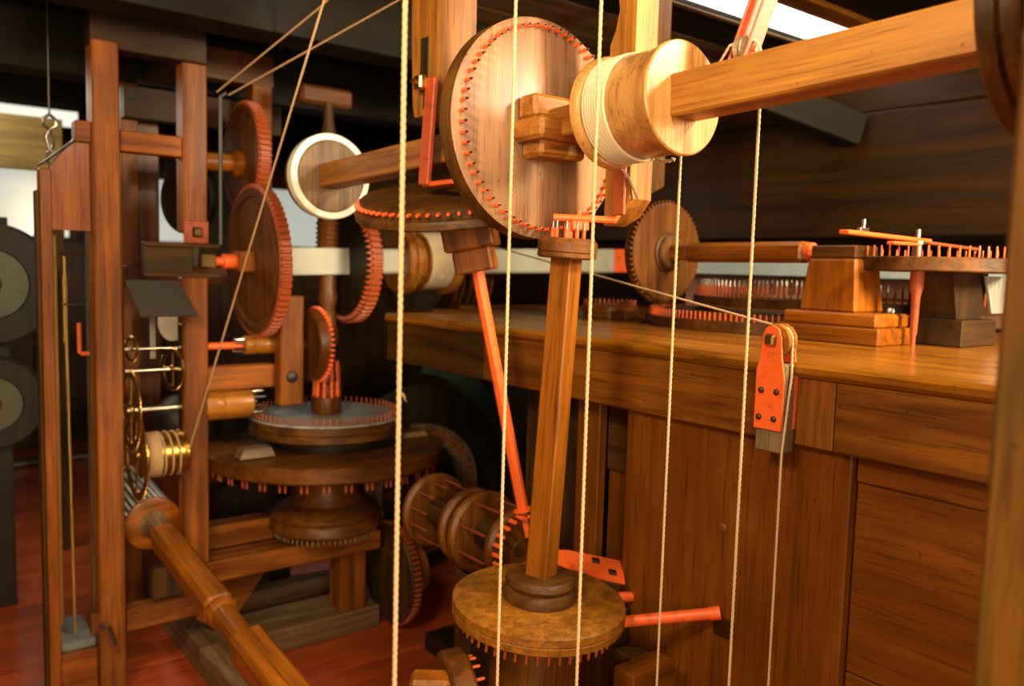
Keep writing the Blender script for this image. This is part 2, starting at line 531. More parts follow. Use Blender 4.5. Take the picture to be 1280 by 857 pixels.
# sloping rafter end against the wall
bar('rafter', (2.62, 2.05, 2.12), (3.09, 1.80, 1.97), 0.12, 0.10, 'attic', wr, (0, 0, 1))
BW = 7.2
wb = struct('wall_back', MB().box(1.7, BW + 0.06, 1.3, 7.2, 0.04, 2.9, 0), W('black', 'Z'))
for k in range(15):
    x = -1.8 + k * 0.47
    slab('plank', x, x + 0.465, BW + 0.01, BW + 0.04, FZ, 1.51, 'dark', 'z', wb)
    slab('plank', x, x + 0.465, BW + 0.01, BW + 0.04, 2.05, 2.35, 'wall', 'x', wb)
slab('plank', 3.83, 5.15, BW - 0.02, BW + 0.008, 1.52, 2.48, None, 'x', wb, mats=plain('ochre_panel', lin((190, 164, 92)), 0.7, nscale=5))  # panel added for a lit stretch of back wall, brightness in its colour
for k, (x0, x1, z0, z1, mt) in enumerate(((0.2, 1.364, 2.37, 2.495, WING), (0.56, 1.29, 1.54, 2.04, WINB), (1.72, 2.22, 1.54, 2.04, WINB), (2.84, 3.80, 1.54, 2.04, WINB))):
    w_ = struct('window_%d' % (k + 2), MB().box(0, 0, 0, x1 - x0, 0.006, z1 - z0, 0), mt, Matrix.Translation(((x0 + x1) / 2, BW - 0.005, (z0 + z1) / 2)))
    for xx in (x0, x1):
        slab('window_frame', xx - 0.025, xx + 0.025, BW - 0.03, BW + 0.01, z0 - 0.02, z1 + 0.02, 'dark', 'z', w_)
    slab('window_frame', x0, x1, BW - 0.03, BW + 0.01, z0 - 0.03, z0 + 0.004, 'dark', 'x', w_)
    if k == 1:
        slab('window_frame', 0.74, 0.765, BW - 0.03, BW + 0.01, z0, z1, 'dark', 'z', w_)
wl = struct('wall_left', MB().box(-1.82, 2.7, 1.3, 0.04, 9.2, 2.9, 0), W('dark', 'Z'))
for k in range(25):
    slab('plank', -1.80, -1.775, -1.8 + k * 0.355, -1.8 + k * 0.355 + 0.35, FZ, CZ, 'dark', 'z', wl)

wn = struct('wall_near', MB().box(1.3, -1.93, 1.1, 6.2, 0.04, 2.5, 0), W('dark', 'X'))
slab('header_board', -1.8, 5.2, 3.70, 3.73, 2.12, 2.80, 'attic', 'x', ceil)
wo = struct('wall_outer', MB().box(5.22, 2.6, 1.3, 0.04, 9.4, 2.9, 0), W('dark', 'Y'))
# grey conduit pipe lying on the far floor
tag(obj('floor_pipe', MB().tube([(-0.6, 0, 0), (0, 0, 0), (0.9, 0.10, 0)], 0.028, 10), STEEL, Matrix.Translation((0.70, 6.55, FZ + 0.025))),
    'grey metal pipe lying across the red floorboards at the far left', 'pipe')

# ================================================================== TABLE (long platform with cabinet front)
XF = 1.474
tab = thing('platform_table', 'long polished brown platform table with deep panelled front along the right side', 'table', (1.6, 1.2, FZ))
for (x0, x1) in ((1.462, 1.78), (1.782, 2.10), (2.102, 2.45), (2.452, 2.8), (2.802, 3.09)):
    slab('top_board', x0, x1, -0.4, 2.62 if x0 < 1.7 else (2.80 if x0 < 2.0 else 3.08), 1.200, 1.230, 'table', 'y', tab, 0.009 if x0 < 1.5 else 0.0015)
slab('fascia_board', XF, 1.52, -0.4, 0.868, 1.062, 1.199, 'fascia', 'y', tab)
slab('fascia_board', XF + 0.001, 1.52, 0.870, 0.955, 1.062, 1.199, 'fascia', 'z', tab)
slab('fascia_board', XF, 1.52, 0.957, 2.02, 1.062, 1.199, 'fascia', 'y', tab)
slab('fascia_board', XF + 0.003, 1.52, 2.022, 2.62, 1.062, 1.199, 'dark', 'y', tab)
slab('front_board', 1.500, 1.53, 1.0, 1.442, FZ, 1.060, 'panel', 'z', tab)
slab('front_board', 1.502, 1.53, 0.842, 0.998, FZ, 1.060, 'panel', 'z', tab)
slab('front_board', 1.515, 1.54, -0.4, 0.838, 1.005, 1.060, 'panel', 'y', tab)
slab('front_board', 1.520, 1.545, -0.4, 0.838, 0.62, 1.003, 'panel', 'y', tab)
slab('front_board', 1.520, 1.545, -0.4, 0.838, FZ, 0.618, 'panel', 'y', tab)
slab('front_board', 1.60, 1.62, 1.446, 1.60, FZ, 0.86, 'panel', 'z', tab)
slab('front_board', 1.59, 1.62, 1.446, 1.60, 0.862, 1.060, 'dark', 'y', tab)
slab('front_board', 1.56, 1.59, 1.602, 1.69, FZ, 1.060, 'panel', 'z', tab)
slab('front_board', 1.63, 1.65, 1.692, 2.0, FZ, 1.060, 'dark', 'z', tab)
slab('back_board', 2.75, 2.78, 2.0, 3.7, FZ, 1.199, 'black', 'z', tab)
slab('end_board', 1.65, 2.25, 1.99, 2.01, FZ, 1.060, 'black', 'z', tab)
slab('plinth', 1.66, 2.25, 2.01, 2.62, FZ, 0.0, 'black', 'y', tab)
obj('plug', MB().lathe([(0, 0.004), (0.008, 0.004), (0.012, 0.001), (0.012, -0.004)], 16), W('panel', 'X'), mat_at((1.5, 1.136, 0.835), (-1, 0, 0)), tab, 'round wooden plug')
slab('keeper_plate', 1.494, 1.501, 1.09, 1.145, 0.59, 0.635, None, 'y', tab, mats=DBRASS, label='tarnished brass plate')

# ================================================================== MAIN HORIZONTAL SHAFT with big wheel, drum, ivory-edged disc
SX = 1.197


def sh(yv):                                                        # axis point at a given Y (the shaft dips slightly to its far end)
    return Vector((SX, yv, 1.735 - (yv - 0.5) * 0.0285))


sdir = (sh(0.4) - sh(2.5)).normalized()                           # towards the near end
sm = thing('main_shaft', 'thick square amber shaft carrying the big pegged wheel and rope drum', 'shaft', mat_at(sh(1.45), sdir, EZ))
bar('shaft_timber', sh(1.06), sh(0.3), 0.076, 0.076, 'amber', sm, EZ)
bar('shaft_timber', sh(2.56), sh(1.47), 0.074, 0.074, 'amber', sm, EZ)
bar('shaft_timber', sh(1.47), sh(1.24), 0.062, 0.062, 'amber', sm, EZ)
# big wheel
wy = 1.445
MW = mat_at(sh(wy), sdir, EZ)                                     # local z faces the camera side
big = obj('pegged_wheel', MB().lathe([(0, 0), (0.234, 0), (0.240, -0.004)], 96).lathe([(0.240, -0.004), (0.240, -0.048), (0.234, -0.054), (0, -0.054)], 96, 1),
          [W('wheel', 'X'), W('edge', 'X')], MW, sm, 'large pinkish brown wheel face with a dark rim')
pegs(big, MW, 64, 0.220, 0.0, peg_mesh(0.0042, 0.026, RED, IRON, 7, 0.007), 'up', jitter=0.006)
# hub: crossed wooden wedges clamped to the face
bar('hub_block', MW @ Vector((0.036, -0.07, 0.03)), MW @ Vector((0.036, 0.07, 0.03)), 0.052, 0.06, 'amber', big, MW.to_3x3() @ Vector((1, 0, 0)), 0.008)
bar('hub_block', MW @ Vector((-0.015, -0.075, 0.05)), MW @ Vector((-0.015, 0.085, 0.05)), 0.046, 0.10, 'amber', big, MW.to_3x3() @ Vector((1, 0, 0)), 0.008)
bar('hub_block', MW @ Vector((-0.05, -0.07, 0.035)), MW @ Vector((-0.05, 0.06, 0.035)), 0.04, 0.07, 'amber', big, MW.to_3x3() @ Vector((1, 0, 0)), 0.008)
# rope drum
dz = 1.04                                                          # its near face
MD = mat_at(sh(dz), sdir, EZ)
drum = obj('rope_drum', MB().lathe([(0, 0), (0.101, 0), (0.104, -0.003), (0.104, -0.014), (0.098, -0.024), (0.098, -0.170), (0.106, -0.173), (0.110, -0.180), (0.110, -0.192), (0.106, -0.197), (0, -0.197)], 64),
           W('drum', 'X'), MD, sm, 'pale turned wooden drum')
coil = []
for i in range(9 * 36 + 1):
    a = 2 * PI * i / 36
    coil.append((0.1010 * math.cos(a), 0.1010 * math.sin(a), -0.166 + 0.0068 * i / 36))
coil += [(0.105, 0.0, -0.09)]
obj('rope_coil', MB().tube(coil, 0.0033, 7), CORDP, MD, drum, 'cream cord wound in a tight coil')
ke = MD @ Matrix.Rotation(math.radians(200), 4, 'Z')
obj('cord_end', rope_mesh([ke @ Vector(p) for p in ((0.098, 0, -0.10), (0.108, 0.004, -0.085), (0.112, 0.01, -0.075), (0.108, 0.012, -0.07), (0.112, 0.016, -0.066))], 0.004, 0.01, CORD, 0.003), None, None, drum, 'knotted cord end')
# ivory-edged disc at the far end
MI = mat_at(sh(2.50), sdir, EZ)
iv = obj('end_disc', MB().lathe([(0, 0), (0.109, 0), (0.111, -0.004), (0.115, -0.004)], 64).lathe([(0.115, -0.004), (0.116, 0.004), (0.133, 0.004), (0.136, 0.001), (0.136, -0.03)], 64, 1).lathe([(0.136, -0.03), (0.13, -0.045), (0.13, -0.06), (0, -0.06)], 64, 2),
         [W('sill', 'X'), IVORY, W('dark', 'X')], MI, sm, 'round disc with an ivory rim')
# dark disc at the near end
ME = mat_at(sh(0.432), sdir, EZ)
obj('near_disc', MB().lathe([(0, 0.012), (0.135, 0.012), (0.147, 0.008), (0.150, 0.003), (0.150, -0.012), (0.158, -0.016), (0.158, -0.034), (0.152, -0.04), (0, -0.04)], 72), W('edge', 'X'), ME, sm, 'dark moulded disc on the near shaft end')

# ------------------------------------------------------------------ hanging brackets
b2 = thing('hanging_bracket', 'tall pale hanging post behind the rope drum, notched on its left side', 'bracket', (1.30, 1.30, 2.0))
# outline in local (u along Y, v along Z): notch on the camera-left side
pts = [(0.0, 0.76), (0.0, 0.0), (0.03, -0.035), (0.075, -0.055), (0.075, 0.33), (0.060, 0.36), (0.050, 0.40), (0.056, 0.44), (0.075, 0.47), (0.075, 0.76)]
Mb = Matrix(((0, 0, 1, 1.292), (1, 0, 0, 1.262), (0, 1, 0, 1.555), (0, 0, 0, 1)))
obj('post', MB().prism(pts, 0.0, 0.066), W('amber', 'Y'), Mb, b2)
obj('iron_strap', MB().box(0, 0, 0, 0.008, 0.034, 0.16, 0.002), REDD, mat_at((1.285, 1.285, 1.60), EZ, EX), b2, 'red painted iron strap')  # duller red stands for the same paint less lit
obj('bearing_arm', MB().tube([(0.06, 0, 0.012), (0.055, 0, 0.0), (-0.075, 0.0, 0.0), (-0.085, 0.006, 0.0)], 0.0075, 8).box(-0.03, 0, -0.016, 0.04, 0.022, 0.02, 0.003).tube([(-0.03, 0, -0.005), (-0.03, 0, 0.016)], 0.004, 8), RED, mat_at((1.235, 1.315, 1.510), EZ, (1, -0.35, 0)), b2, 'red iron bearing arm')
obj('cotter', MB().tube([(0, 0, 0), (0.03, -0.01, -0.03), (0.05, -0.02, -0.075)], 0.003, 6), STEEL, Matrix.Translation((1.256, 1.272, 1.63)), b2, 'bright wire pin')

b1 = thing('hanging_bracket', 'brown hanging post with slotted side above the shaft, left of the big pegged wheel', 'bracket', (1.2, 1.82, 2.0))
pts = [(0.0, 0.54), (0.0, 0.24), (0.012, 0.10), (0.005, 0.03), (0.02, 0.0), (0.05, 0.0), (0.06, 0.03), (0.06, 0.24), (0.12, 0.54)]
Mb = Matrix(((0, 0, 1, 1.122), (1, 0, 0, 1.765), (0, 1, 0, 1.775), (0, 0, 0, 1)))
obj('post', MB().prism([(0, 0.54), (0, 0.1), (0.01, 0.03), (0.015, 0.0), (0.10, 0.0), (0.11, 0.03), (0.12, 0.2), (0.125, 0.54)], 0, 0.115), W('amber', 'Y'), Mb, b1)
obj('slot', MB().box(0, 0, 0, 0.003, 0.035, 0.13, 0.001), W('black', 'Z'), mat_at((1.121, 1.82, 1.90), EZ, EX), b1, 'flat black strip standing in for a shaded slot')  # thin black plate on the face, the slot's shade put in as colour
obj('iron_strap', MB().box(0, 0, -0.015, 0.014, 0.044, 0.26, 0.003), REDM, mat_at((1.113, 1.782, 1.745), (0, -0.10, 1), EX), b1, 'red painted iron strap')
obj('strap_foot', MB().box(0, -0.05, 0, 0.05, 0.14, 0.012, 0.002), RED, mat_at((1.14, 1.79, 1.603), EZ, EX), b1)
obj('slit', MB().box(0, 0, 0, 0.0134, 0.008, 0.06, 0.001), IRON, mat_at((1.1125, 1.795, 1.815), (0, -0.10, 1), EX), b1)
obj('nut', MB().box(0, 0, 0, 0.02, 0.034, 0.034, 0.004).tube([(-0.024, 0, 0), (0, 0, 0)], 0.007, 8), BRASS, mat_at((1.10, 1.805, 1.85), EZ, EX), b1, 'square brass nut')

b3 = thing('hanging_bracket', 'small hanging post above the toothed wheel on the table', 'bracket', (1.93, 1.78, 2.0))
obj('post', MB().prism([(0, 0.0), (0.085, 0.04), (0.085, 0.66), (0, 0.66)], 0, 0.10), W('edge', 'Y'), Matrix(((1, 0, 0, 2.02), (0, 0, 1, 1.90), (0, 1, 0, 1.645), (0, 0, 0, 1))), b3)

# red forked pulley arm hanging from the skylight edge
pa = thing('forked_pulley', 'red forked iron arm with a small pulley above the amber shaft', 'pulley', (1.27, 0.96, 1.84))
ptop = Vector((1.42, 0.91, 2.27))
for dy in (-0.016, 0.016):
    p0 = Vector((1.275, 0.972 + dy, 1.80)); p1 = ptop + Vector((0, dy, 0))
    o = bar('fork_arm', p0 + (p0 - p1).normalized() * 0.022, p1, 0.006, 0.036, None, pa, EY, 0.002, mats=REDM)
obj('pulley_wheel', MB().lathe([(0, -0.008), (0.024, -0.008), (0.026, -0.007), (0.021, 0), (0.026, 0.007), (0.024, 0.008), (0, 0.008)], 28), W('grey', 'X'), mat_at((1.275, 0.972, 1.805), EY), pa)
obj('axle_pin', MB().tube([(0, 0, -0.025), (0, 0, 0.025)], 0.006, 10), RED, mat_at((1.275, 0.972, 1.805), EY), pa)

# ------------------------------------------------------------------ vertical shaft with lantern and lower disc
vt, vb = Vector((1.193, 1.345, 1.425)), Vector((1.186, 1.392, 0.662))
vdir = (vt - vb).normalized()
V = thing('vertical_shaft', 'square upright shaft with red pin lantern on top and broad disc below', 'shaft', mat_at(vb, vdir, EX))
obj('timber', MB().box(0, 0, 0.395, 0.055, 0.055, 0.79, 0.004, 0.94), W('upright', 'Z'), mat_at(vb, vdir, (0.326, -0.946, 0)), V)
MT = mat_at(vt, vdir, EX)
lt = obj('lantern_head', MB().lathe([(0, 0), (0.060, 0), (0.064, 0.004), (0.064, 0.012), (0.061, 0.0135), (0.064, 0.015), (0.064, 0.034), (0.056, 0.044), (0, 0.044)], 40), W('gear', 'X'), MT, V, 'dark turned lantern head')
pegs(lt, MT, 9, 0.034, 0.044, peg_mesh(0.0042, 0.036, RED, STEEL, 8, 0.018), 'up')
obj('spindle', MB().lathe([(0.011, 0.044), (0.011, 0.075), (0.004, 0.085), (0, 0.085)], 14), RED, MT, lt)
MV = mat_at(vb, vdir, EX)
ld = obj('lower_disc', MB().lathe([(0, 0.0), (0.188, 0.0), (0.196, -0.005), (0.197, -0.021), (0.195, -0.023), (0.197, -0.025), (0.196, -0.040), (0.19, -0.044), (0, -0.044)], 80), W('disc', 'X'), MV, V, 'broad round disc')
obj('collar', MB().lathe([(0, 0.055), (0.070, 0.055), (0.078, 0.049), (0.080, 0.041), (0.076, 0.033), (0.072, 0.030), (0.080, 0.026), (0.084, 0.014), (0.082, 0.001), (0, 0.001)], 56), W('edge', 'X'), MV, ld, 'dark moulded collar')
pegs(ld, MV, 46, 0.172, -0.044, peg_mesh(0.0035, 0.028, REDD, None, 6), 'down')
obj('lower_column', MB().lathe([(0.0, -0.046), (0.10, -0.046), (0.10, -0.35), (0, -0.35)], 40), W('gear', 'Z'), MV, V)
st = thing('shaft_stand', 'brown timber stand carrying the broad lower disc at the bottom edge', 'stand', (1.19, 1.39, FZ))
slab('stand_block', 1.06, 1.42, 1.26, 1.50, 0.14, 0.30, 'gear', 'x', st)
slab('stand_leg', 1.10, 1.20, 1.30, 1.46, FZ, 0.139, 'gear', 'z', st)
slab('stand_leg', 1.28, 1.38, 1.30, 1.46, FZ, 0.139, 'gear', 'z', st)
slab('stand_arm', 1.30, 1.44, 1.20, 1.262, 0.40, 0.52, 'panel', 'x', st)
slab('stand_post', 1.36, 1.42, 1.262, 1.32, 0.30, 0.52, 'dark', 'z', st)

# wheel at the bottom edge engaging the lower disc
lw = thing('cogwheel', 'thick brown wheel standing upright below the broad lower disc, with timber bearing', 'wheel', (0.98, 1.39, FZ))
ML = mat_at((0.985, 1.405, 0.437), (0.93, -0.35, 0.1), EZ)
ew = obj('wheel', MB().lathe([(0, 0.026), (0.134, 0.026), (0.140, 0.02), (0.140, -0.02), (0.134, -0.026), (0, -0.026)], 56), W('gear', 'X'), ML, lw)
pegs(ew, ML, 20, 0.115, 0.026, peg_mesh(0.0035, 0.022, RED, None, 6), 'up')
obj('bearing_block', MB().box(0, 0, 0, 0.085, 0.06, 0.11, 0.008).box(0, 0, -0.28, 0.06, 0.05, 0.45, 0.004), W('shaft', 'Z'), mat_at((0.905, 1.40, 0.50), EZ, (0.8, -0.6, 0)), lw, 'square timber bearing block')

# ------------------------------------------------------------------ ropes
def vrope(name, label, x, y, z0, z1, r=0.003):
    return rope(name, label, [(x, y, z1), (x, y, z0)], r)


RG = None
vrope('hanging_rope', 'thick bright cord hanging in front of the hanging bracket with brass nut, frayed halfway down', 0.583, 0.998, 0.35, 2.29, 0.0036)
vrope('hanging_rope', 'cord hanging straight across the face of the big pegged wheel', 0.880, 1.142, 0.35, 2.29)
vrope('hanging_rope', 'cord hanging in front of the rope drum flange, right of the square upright shaft', 0.945, 1.003, 0.35, 2.29)
vrope('hanging_rope', 'cord emerging beneath the rope drum and falling in front of the plain cabinet board', 1.290, 1.124, 0.35, 1.71)
# the cord over the forked pulley: drum -> pulley -> straight down
pc = Vector((1.275, 0.972, 1.805))
arc = [pc + Vector((-0.0245 * math.cos(a), 0, 0.0245 * math.sin(a))) for a in [PI * k / 10 for k in range(1, 10)]]
rope('hanging_rope', 'cord running over the red forked pulley and hanging left of the red pulley block',
     [Vector((1.275, 1.06, 1.75)), Vector((1.262, 0.995, 1.815)), Vector((1.275, 0.965, 1.829)), Vector((1.275, 0.945, 1.815)), Vector((1.275, 0.9325, 1.79)), Vector((1.275, 0.9325, 0.35))], 0.003)
fr = bpy.data.objects['hanging_rope']
mbf = MB()
for q in range(4):
    mbf.tube([(0.583 + 0.003, 0.9965, 1.225), (0.583 + 0.0055, 0.995, 1.223 - 0.002 * q), (0.583 + 0.0075 + 0.0008 * q, 0.994, 1.219 - 0.003 * q)], 0.0002, 4)
obj('frayed_fibre', mbf, CORD, None, fr)

# pulley block on the fascia
pb = thing('pulley_block', 'red pulley block with wooden wheel bolted on the table front', 'pulley', (1.45, 0.97, 1.1))
slab('backing_block', 1.434, 1.4735, 0.955, 1.018, 1.045, 1.225, 'grey', 'z', pb, 0.003, 'weathered grey wood block')
pl = [(0.0, 0.0), (0.062, 0.0), (0.064, 0.105), (0.056, 0.145), (0.053, 0.185), (0.046, 0.203), (0.032, 0.210), (0.017, 0.203), (0.010, 0.185), (0.008, 0.145), (0.0, 0.12)]
obj('front_plate', MB().prism([(-a, b) for a, b in pl][::-1], 0.0, 0.006), RED, Matrix(((0, 0, 1, 1.4275), (1, 0, 0, 1.0175), (0, 1, 0, 1.092), (0, 0, 0, 1))), pb, 'red iron plate')
obj('rear_plate', MB().prism([(-a, b) for a, b in pl][::-1], 0.0, 0.005), RED, Matrix(((0, 0, 1, 1.4685), (1, 0, 0, 1.0145), (0, 1, 0, 1.094), (0, 0, 0, 1))), pb, 'red iron plate')
PC = Vector((1.451, 0.984, 1.272))
obj('pulley_wheel', MB().lathe([(0, -0.015), (0.031, -0.015), (0.033, -0.013), (0.033, -0.006), (0.026, 0), (0.033, 0.006), (0.033, 0.013), (0.031, 0.015), (0, 0.015)], 36), W('boxwood', 'X'), mat_at(PC, EX), pb, 'turned wooden pulley wheel')
obj('nut', MB().box(0, 0, 0, 0.026, 0.026, 0.012, 0.005, 0.8), BRASS, mat_at((1.4225, 0.987, 1.272), (-1, 0, 0), EZ), pb, 'square brass nut')
rv = MB().lathe([(0.0065, 0), (0.006, 0.003), (0.003, 0.005), (0, 0.0055)], 12).mesh('rivet', [IRON])
for (yy, zzv) in ((1.0035, 1.170), (0.968, 1.170), (1.006, 1.115), (0.971, 1.115)):
    obj('rivet', rv, None, mat_at((1.4275, yy, zzv), (-1, 0, 0)), pb)
# cord from the far white drum, over this pulley and down
a_in = PC + Vector((0, 0.012, 0.0285))
cp = [Vector((1.95, 2.93, 1.535)), a_in]
for k in range(1, 8):
    a = PI * 0.36 - k * (PI * 0.36) / 7
    cp.append(PC + Vector((0, -0.030 * math.cos(a), 0.030 * math.sin(a))))
cp += [Vector((1.450, 0.951, 1.20)), Vector((1.430, 0.950, 1.05)), Vector((1.430, 0.950, 0.35))]
rope('long_cord', 'cord running from the far white-shafted spool over the red pulley block and down', cp, 0.0028)

# ================================================================== TABLE-TOP MACHINERY
ts = thing('table_shaft', 'tapered brown shaft lying above the table with a toothed wheel at its left end', 'shaft', (2.08, 1.6, 1.464))
bar('timber', (2.08, 1.76, 1.466), (2.08, 1.335, 1.468), 0.060, 0.060, 'shaft', ts, EZ, 0.012)
obj('neck', MB().lathe([(0.0, 0), (0.027, 0), (0.027, 0.016), (0, 0.016)], 20), RED, mat_at((2.08, 1.335, 1.468), (0, -1, 0)), ts, 'red painted neck')
MQ = mat_at((2.08, 1.87, 1.466), (0, -1, 0), EZ)
tw = obj('toothed_wheel', MB().disc(0.160, -0.022, 0.022, 64, 0.004), W('gear', 'X'), MQ, ts)
obj('hub', MB().lathe([(0, 0.05), (0.05, 0.05), (0.056, 0.045), (0.058, 0.038), (0.056, 0.033), (0.064, 0.028), (0.066, 0.021), (0, 0.021)], 36), W('edge', 'X'), MQ, tw)
pegs(tw, MQ, 60, 0.158, 0.006, cog_mesh(0.008, 0.012, 0.02, W('gear', 'X')), 'out', 'cog')
bar('timber', (2.08, 1.85, 1.466), (2.08, 1.75, 1.466), 0.05, 0.05, 'shaft', ts, EZ, 0.006)

bk = thing('bearing_block', 'tapered brown timber block on a stepped plinth standing on the table', 'block', (2.08, 1.18, 1.23))
Mk = mat_at((2.09, 1.19, 1.23), EZ, EX)
obj('base', MB().box(0, 0.03, 0.022, 0.19, 0.30, 0.044, 0.004), W('shaft', 'Y'), Mk, bk)
obj('step', MB().box(-0.008, 0.025, 0.062, 0.165, 0.27, 0.036, 0.006), W('shaft', 'Y'), Mk, bk)
obj('body', MB().box(0, 0, 0, 0.14, 0.165, 0.14, 0.006, 0.84), W('shaft', 'Z'), Mk @ Matrix.Translation((-0.012, 0.035, 0.15)), bk)
obj('cap', MB().box(-0.012, 0.035, 0.238, 0.110, 0.13, 0.034, 0.004), W('edge', 'Y'), Mk, bk, 'dark cap')
for (a, b) in ((0.03, -0.09), (0.065, -0.06)):
    obj('bolt', MB().lathe([(0.008, 0), (0.008, 0.008), (0.005, 0.014), (0, 0.014)], 8), STEEL, Mk @ Matrix.Translation((a, b, 0.08)), bk)

rw = thing('pin_gear', 'flat wheel with upright red pins and red arms beside the tapered timber block', 'wheel', (2.26, 1.06, 1.23))
MR = mat_at((2.265, 1.075, 1.458), EZ, EX)
rim = obj('rim', MB().disc(0.225, -0.036, 0.0, 80, 0.003), W('edge', 'X'), MR, rw)
pegs(rim, MR, 58, 0.212, 0.0, peg_mesh(0.0025, 0.028, RED, None, 6), 'up', jitter=0.003)
bar('cross_arm', (1.79, 1.06, 1.506), (2.17, 1.05, 1.500), 0.026, 0.010, None, rw, EY, 0.002, mats=RED)
bar('cross_arm', (2.15, 1.055, 1.497), (2.44, 1.04, 1.488), 0.020, 0.008, None, rw, EY, 0.002, mats=REDD)
bar('cross_arm', (1.93, 1.02, 1.486), (2.12, 1.05, 1.490), 0.020, 0.008, None, rw, EY, 0.002, mats=RED)
obj('hub_pin', MB().lathe([(0.012, 0), (0.012, 0.03), (0.018, 0.03), (0.018, 0.038), (0.007, 0.038), (0.007, 0.068), (0, 0.068)], 12), STEEL, Matrix.Translation((2.12, 1.05, 1.46)), rw)
obj('wing_nut', MB().box(0, 0, 0, 0.04, 0.012, 0.010, 0.002).tube([(0, 0, 0), (0, 0, 0.024)], 0.005, 8), STEEL, Matrix.Translation((1.87, 1.058, 1.515)), rw)
obj('axle_rod', MB().lathe([(0.0, -0.186), (0.006, -0.186), (0.007, -0.16), (0.009, -0.15), (0.011, -0.06), (0.017, -0.03), (0.017, 0.03), (0, 0.03)], 14), REDD, Matrix.Translation((2.12, 1.045, 1.445 - 0.03)), rw, 'red painted upright rod')
slab('foot_block', 2.20, 2.40, 0.96, 1.12, 1.231, 1.30, 'shade_brown', 'x', rw)
obj('pedestal', MB().prism([(-0.05, 0), (0.09, 0), (0.12, 0.12), (-0.09, 0.12)], -0.05, 0.05), W('shade_brown', 'Y'), Matrix(((1, 0, 0, 2.28), (0, 0, 1, 1.04), (0, 1, 0, 1.301), (0, 0, 0, 1))), rw)
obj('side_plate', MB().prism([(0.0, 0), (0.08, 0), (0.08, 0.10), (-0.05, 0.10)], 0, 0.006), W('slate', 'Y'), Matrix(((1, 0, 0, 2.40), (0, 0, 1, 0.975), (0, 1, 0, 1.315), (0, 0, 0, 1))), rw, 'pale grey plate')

pw = thing('pin_gear', 'little brown wheel with short upright pins standing behind the square upright shaft', 'wheel', (2.2, 2.23, 1.231))
MP = mat_at((2.2, 2.23, 1.231), EZ, EX)
o = obj('rim', MB().lathe([(0, 0.0), (0.095, 0), (0.095, 0.018), (0.105, 0.02), (0.105, 0.04), (0.088, 0.044), (0, 0.044)], 44), W('shaft', 'X'), MP, pw)
pegs(o, MP, 34, 0.095, 0.042, peg_mesh(0.003, 0.022, REDD, None, 6), 'up')
slab('foot_block', 2.10, 2.16, 2.05, 2.12, 1.231, 1.26, 'gear', 'y', pw)

lw2 = thing('pin_gear', 'wide low dark wheel with short red pins lying flat on the table', 'wheel', (2.36, 1.75, 1.231))
MP = mat_at((2.40, 1.66, 1.231), EZ, EX)
o = obj('rim', MB().lathe([(0, 0.0), (0.42, 0), (0.42, 0.03), (0.36, 0.034), (0.36, 0.05), (0, 0.05)], 80), W('gear', 'X'), MP, lw2)
pegs(o, MP, 150, 0.405, 0.032, peg_mesh(0.0028, 0.024, RED, None, 6), 'up')
bw = thing('pin_gear', 'large far wheel with tall grey-red pins below the plank wall', 'wheel', (2.75, 1.6, 1.33))
MP = mat_at((2.64, 1.55, 1.30), EZ, EX)
o = obj('rim', MB().lathe([(0.40, 0.0), (0.50, 0), (0.50, 0.028), (0.40, 0.028), (0.40, 0)], 80), W('edge', 'X'), MP, bw)
obj('spider', MB().disc(0.05, -0.068, 0.03, 20).box(0, 0, 0.01, 0.82, 0.04, 0.016, 0.002).box(0, 0, 0.012, 0.04, 0.82, 0.016, 0.002), W('edge', 'X'), MP, bw)
pegs(o, MP, 150, 0.485, 0.028, peg_mesh(0.0035, 0.055, REDD, STEEL, 6, 0.02), 'up')

tag(slab('rear_beam', 2.95, 3.05, 0.6, 2.62, 1.40, 1.455, None, 'y', None, mats=BLUEW), 'bluish white beam seen under the brown table shaft, below the plank wall', 'beam')
tag(slab('rear_board', 3.06, 3.085, 0.4, 2.6, 1.24, 1.395, None, 'y', None, mats=PINK), 'faded pink board below the bluish white beam', 'board')

# ================================================================== WHITE SHAFT (axis along X) with toothed wheels and spools
def wz(x):
    return Vector((x, 2.97, 1.40 + (x - 1.13) * 0.029))


xd = (wz(3) - wz(1)).normalized()
ws = thing('white_shaft', 'long white painted square shaft carrying red-toothed wheels and cord spools', 'shaft', mat_at(wz(1.6), xd, EZ))
bar('shaft_timber', wz(1.19), wz(1.62), 0.102, 0.102, None, ws, EZ, 0.004, mats=WHITE)
bar('shaft_timber', wz(1.62), wz(2.90), 0.098, 0.098, None, ws, EZ, 0.008, 1.18, mats=WHITE)
bar('shaft_end', wz(2.90), wz(3.02), 0.114, 0.114, None, ws, EZ, 0.004, mats=RED, label='red painted end')


def cogwheel(parent, M, r, t, n, name='toothed_wheel', face='gear', recess=True, label=None):
    """wheel about local z, saw cut red teeth round both rim and face"""
    prof = [(0, -t / 2), (r - 0.012, -t / 2), (r - 0.006, -t / 2 + 0.006), (r - 0.006, t / 2 - 0.006), (r - 0.012, t / 2), (r * 0.86, t / 2), (r * 0.84, t / 2 - 0.008), (r * 0.80, t / 2 - 0.008), (r * 0.78, t / 2 - 0.002), (0, t / 2 - 0.002)]
    o = obj(name, MB().lathe(prof[:3], 80, 1).lathe(prof[2:5], 80, 1).lathe(prof[4:], 80, 0), [W(face, 'X'), REDD], M, parent, label)
    pegs(o, M, n, r - 0.008, 0.0, cog_mesh(2 * PI * r / n * 0.62, 0.014, t * 0.9, REDD), 'out', 'cog')
    return o


